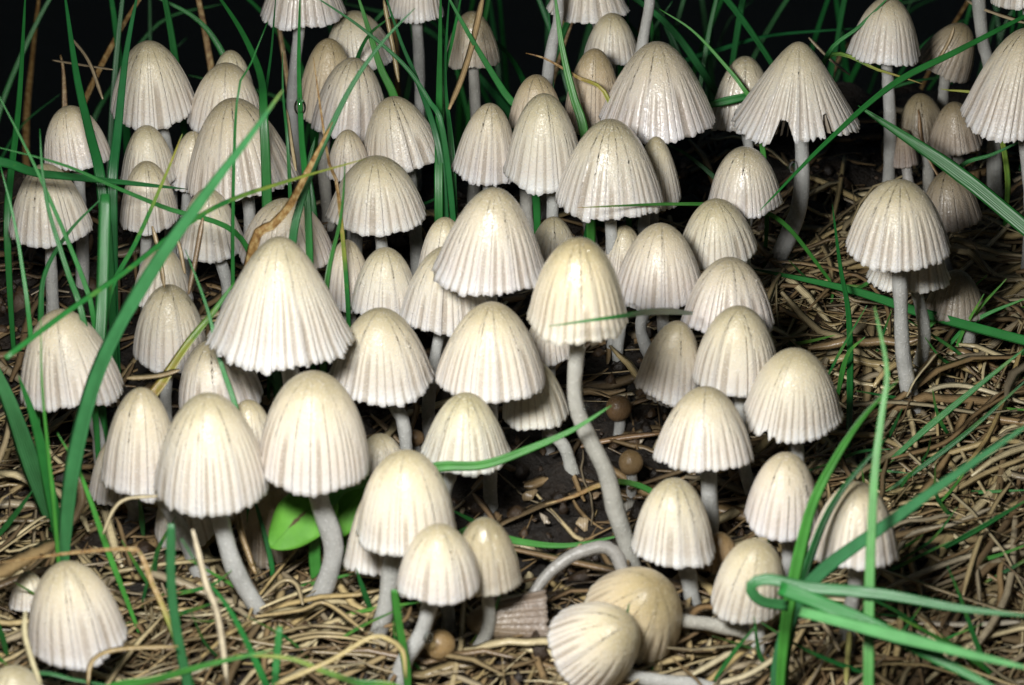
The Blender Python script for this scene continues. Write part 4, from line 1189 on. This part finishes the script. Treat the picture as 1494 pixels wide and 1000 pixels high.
tag(o, "dark crumbs of humus and bark on the soil", "humus", kind="stuff")

# ------------------------------------------------------------------ broad green leaf pair
def on_stem(key, px, py):
    for M in MUSH:
        if key in M['label']:
            pr = np.array([project(p) for p in M['path']])
            return float(pr[np.argmin(np.hypot(pr[:, 0] - px, pr[:, 1] - py)), 2])
LD = on_stem('kinked at its foot', 475, 770) - DIST + 3.2
Lroot = gpoint(500, 850)
lp = empty("broad_leaf_plant", Lroot)
tag(lp, "small plant with two broad bright green leaves under the brightest bell", "plant")
def broad_leaf(base_px, tip_px, width, d, blemish, name="leaf"):
    b0 = unproject(*base_px, DIST + d[0]); t0 = unproject(*tip_px, DIST + d[1])
    n, mm = 26, 13
    u = np.linspace(0, 1, n)[:, None]; v = np.linspace(-1, 1, mm)[None, :]
    ax = t0 - b0; L = np.linalg.norm(ax); ax = ax / L
    nrm = -FWD * .75 + np.array([0, 0, .65]); nrm -= (nrm @ ax) * ax; nrm /= np.linalg.norm(nrm)
    sd_ = np.cross(nrm, ax)
    s = FPX / (DIST + d[0])
    hw = width / 2 / s * np.clip(np.sin(math.pi * np.clip(u, 0.001, .999) ** .8), 0, 1) ** .62
    bow = np.sin(math.pi * u) * .7
    P = b0 + u[..., None] * L * ax + (v * hw)[..., None] * sd_ + (bow - .35 * v ** 2 * hw / 3 + .12 * np.sin(u * 14) * np.abs(v))[..., None] * nrm
    V1 = P.reshape(-1, 3); V2 = V1 - nrm * .22
    id_ = np.arange(n * mm).reshape(n, mm)
    F1 = np.stack([id_[:-1, :-1], id_[:-1, 1:], id_[1:, 1:], id_[1:, :-1]], -1).reshape(-1, 4)
    ring = np.concatenate([id_[0, :], id_[1:, -1], id_[-1, -2::-1], id_[-2:0:-1, 0]])
    r2 = np.roll(ring, -1)
    Fs = np.stack([ring, ring + n * mm, r2 + n * mm, r2], -1)
    uu = (u + 0 * v).ravel(); vv = (v + 0 * u).ravel()
    dead = np.exp(-((vv + .02) / .13) ** 2) * np.exp(-((uu - .55) / .22) ** 2) * blemish + (uu > .965) * .5
    z2 = np.concatenate
    mesh_obj(name, np.vstack([V1, V2]) - Lroot, [F1, F1[:, ::-1] + n * mm, Fs], LEAF, lp,
             attrs={"along": z2([uu, uu]), "across": z2([vv, vv]), "dead": z2([dead, dead])})
broad_leaf((484, 716), (395, 800), 84, (LD, LD - 2), .75)
broad_leaf((540, 704), (468, 790), 66, (LD + 2, LD + 1), .0)
broad_leaf((505, 698), (468, 738), 44, (LD + 4, LD + 3), .0)
for k, e_ in enumerate([(484, 716), (540, 704), (505, 698)]):
    top = unproject(*e_, DIST + LD + (0, 2, 4)[k])
    S = catmull([Lroot, (Lroot * .55 + top * .45) + [0, 1.5, 0], top], 10)
    V, F = sweep(S, RING8, np.full(10, .28), np.full(10, .28), FWD)
    o = mesh_obj("leaf_stalk", V - Lroot, F, LEAF, lp, attrs={"along": np.zeros(len(V)), "across": np.ones(len(V)), "dead": np.zeros(len(V))})

# ------------------------------------------------------------------ water drops
def drop(px, py, r, depth, label, sq=1.15):
    Cc = unproject(px, py, depth)
    R = r / (FPX / depth)
    th = np.linspace(0, math.pi, 17)[:, None]; ph = np.linspace(0, 2 * math.pi, 25)[None, :-1]
    X = R * np.sin(th) * np.cos(ph); Y = R * np.sin(th) * np.sin(ph); Z = R * np.cos(th) * sq * (1 + .18 * (np.cos(th) > 0) * np.cos(th)) + 0 * ph
    V = np.stack([X, Y, Z], -1).reshape(-1, 3)
    i = np.arange(16)[:, None]; j = np.arange(24)[None, :]; k = (j + 1) % 24
    F = np.stack([i * 24 + j, (i + 1) * 24 + j, (i + 1) * 24 + k, i * 24 + k], -1).reshape(-1, 4)
    o = mesh_obj("water_drop", V, F, WATER, loc=Cc)
    tag(o, label, "water drop", "clear water drops")

drop(1158, 245, 8, on_stem("torn notched rim", 1165, 245) - .5, "clear drop clinging to the torn cap's stem")
drop(float(min((project(p) for p in PATHS['upright blade carrying a clear water drop']), key=lambda q: abs(q[1] - 157))[0]), 157, 9, float(min((project(p) for p in PATHS['upright blade carrying a clear water drop']), key=lambda q: abs(q[1] - 157))[2]) - .15, "water drop hanging on the upright blade by the brownish cap", 1.35)
drop(923, 570, 12, DIST - 8, "clear drop above the dark brown button")
drop(855, 595, 4, on_stem("winding grey stem", 845, 600) - 1.0, "tiny drop on the winding grey stem")
drop(625, 930, 8, on_stem("on a bent stem between", 605, 930) - .6, "drop on the bent stem above the tan button")
drop(457, 907, 5, on_stem("kinked at its foot", 455, 905) - 1.2, "tiny drop at the kinked stem's foot")
drop(489, 724, 5, DIST + LD - 1.5, "tiny drop on the broad green leaf")
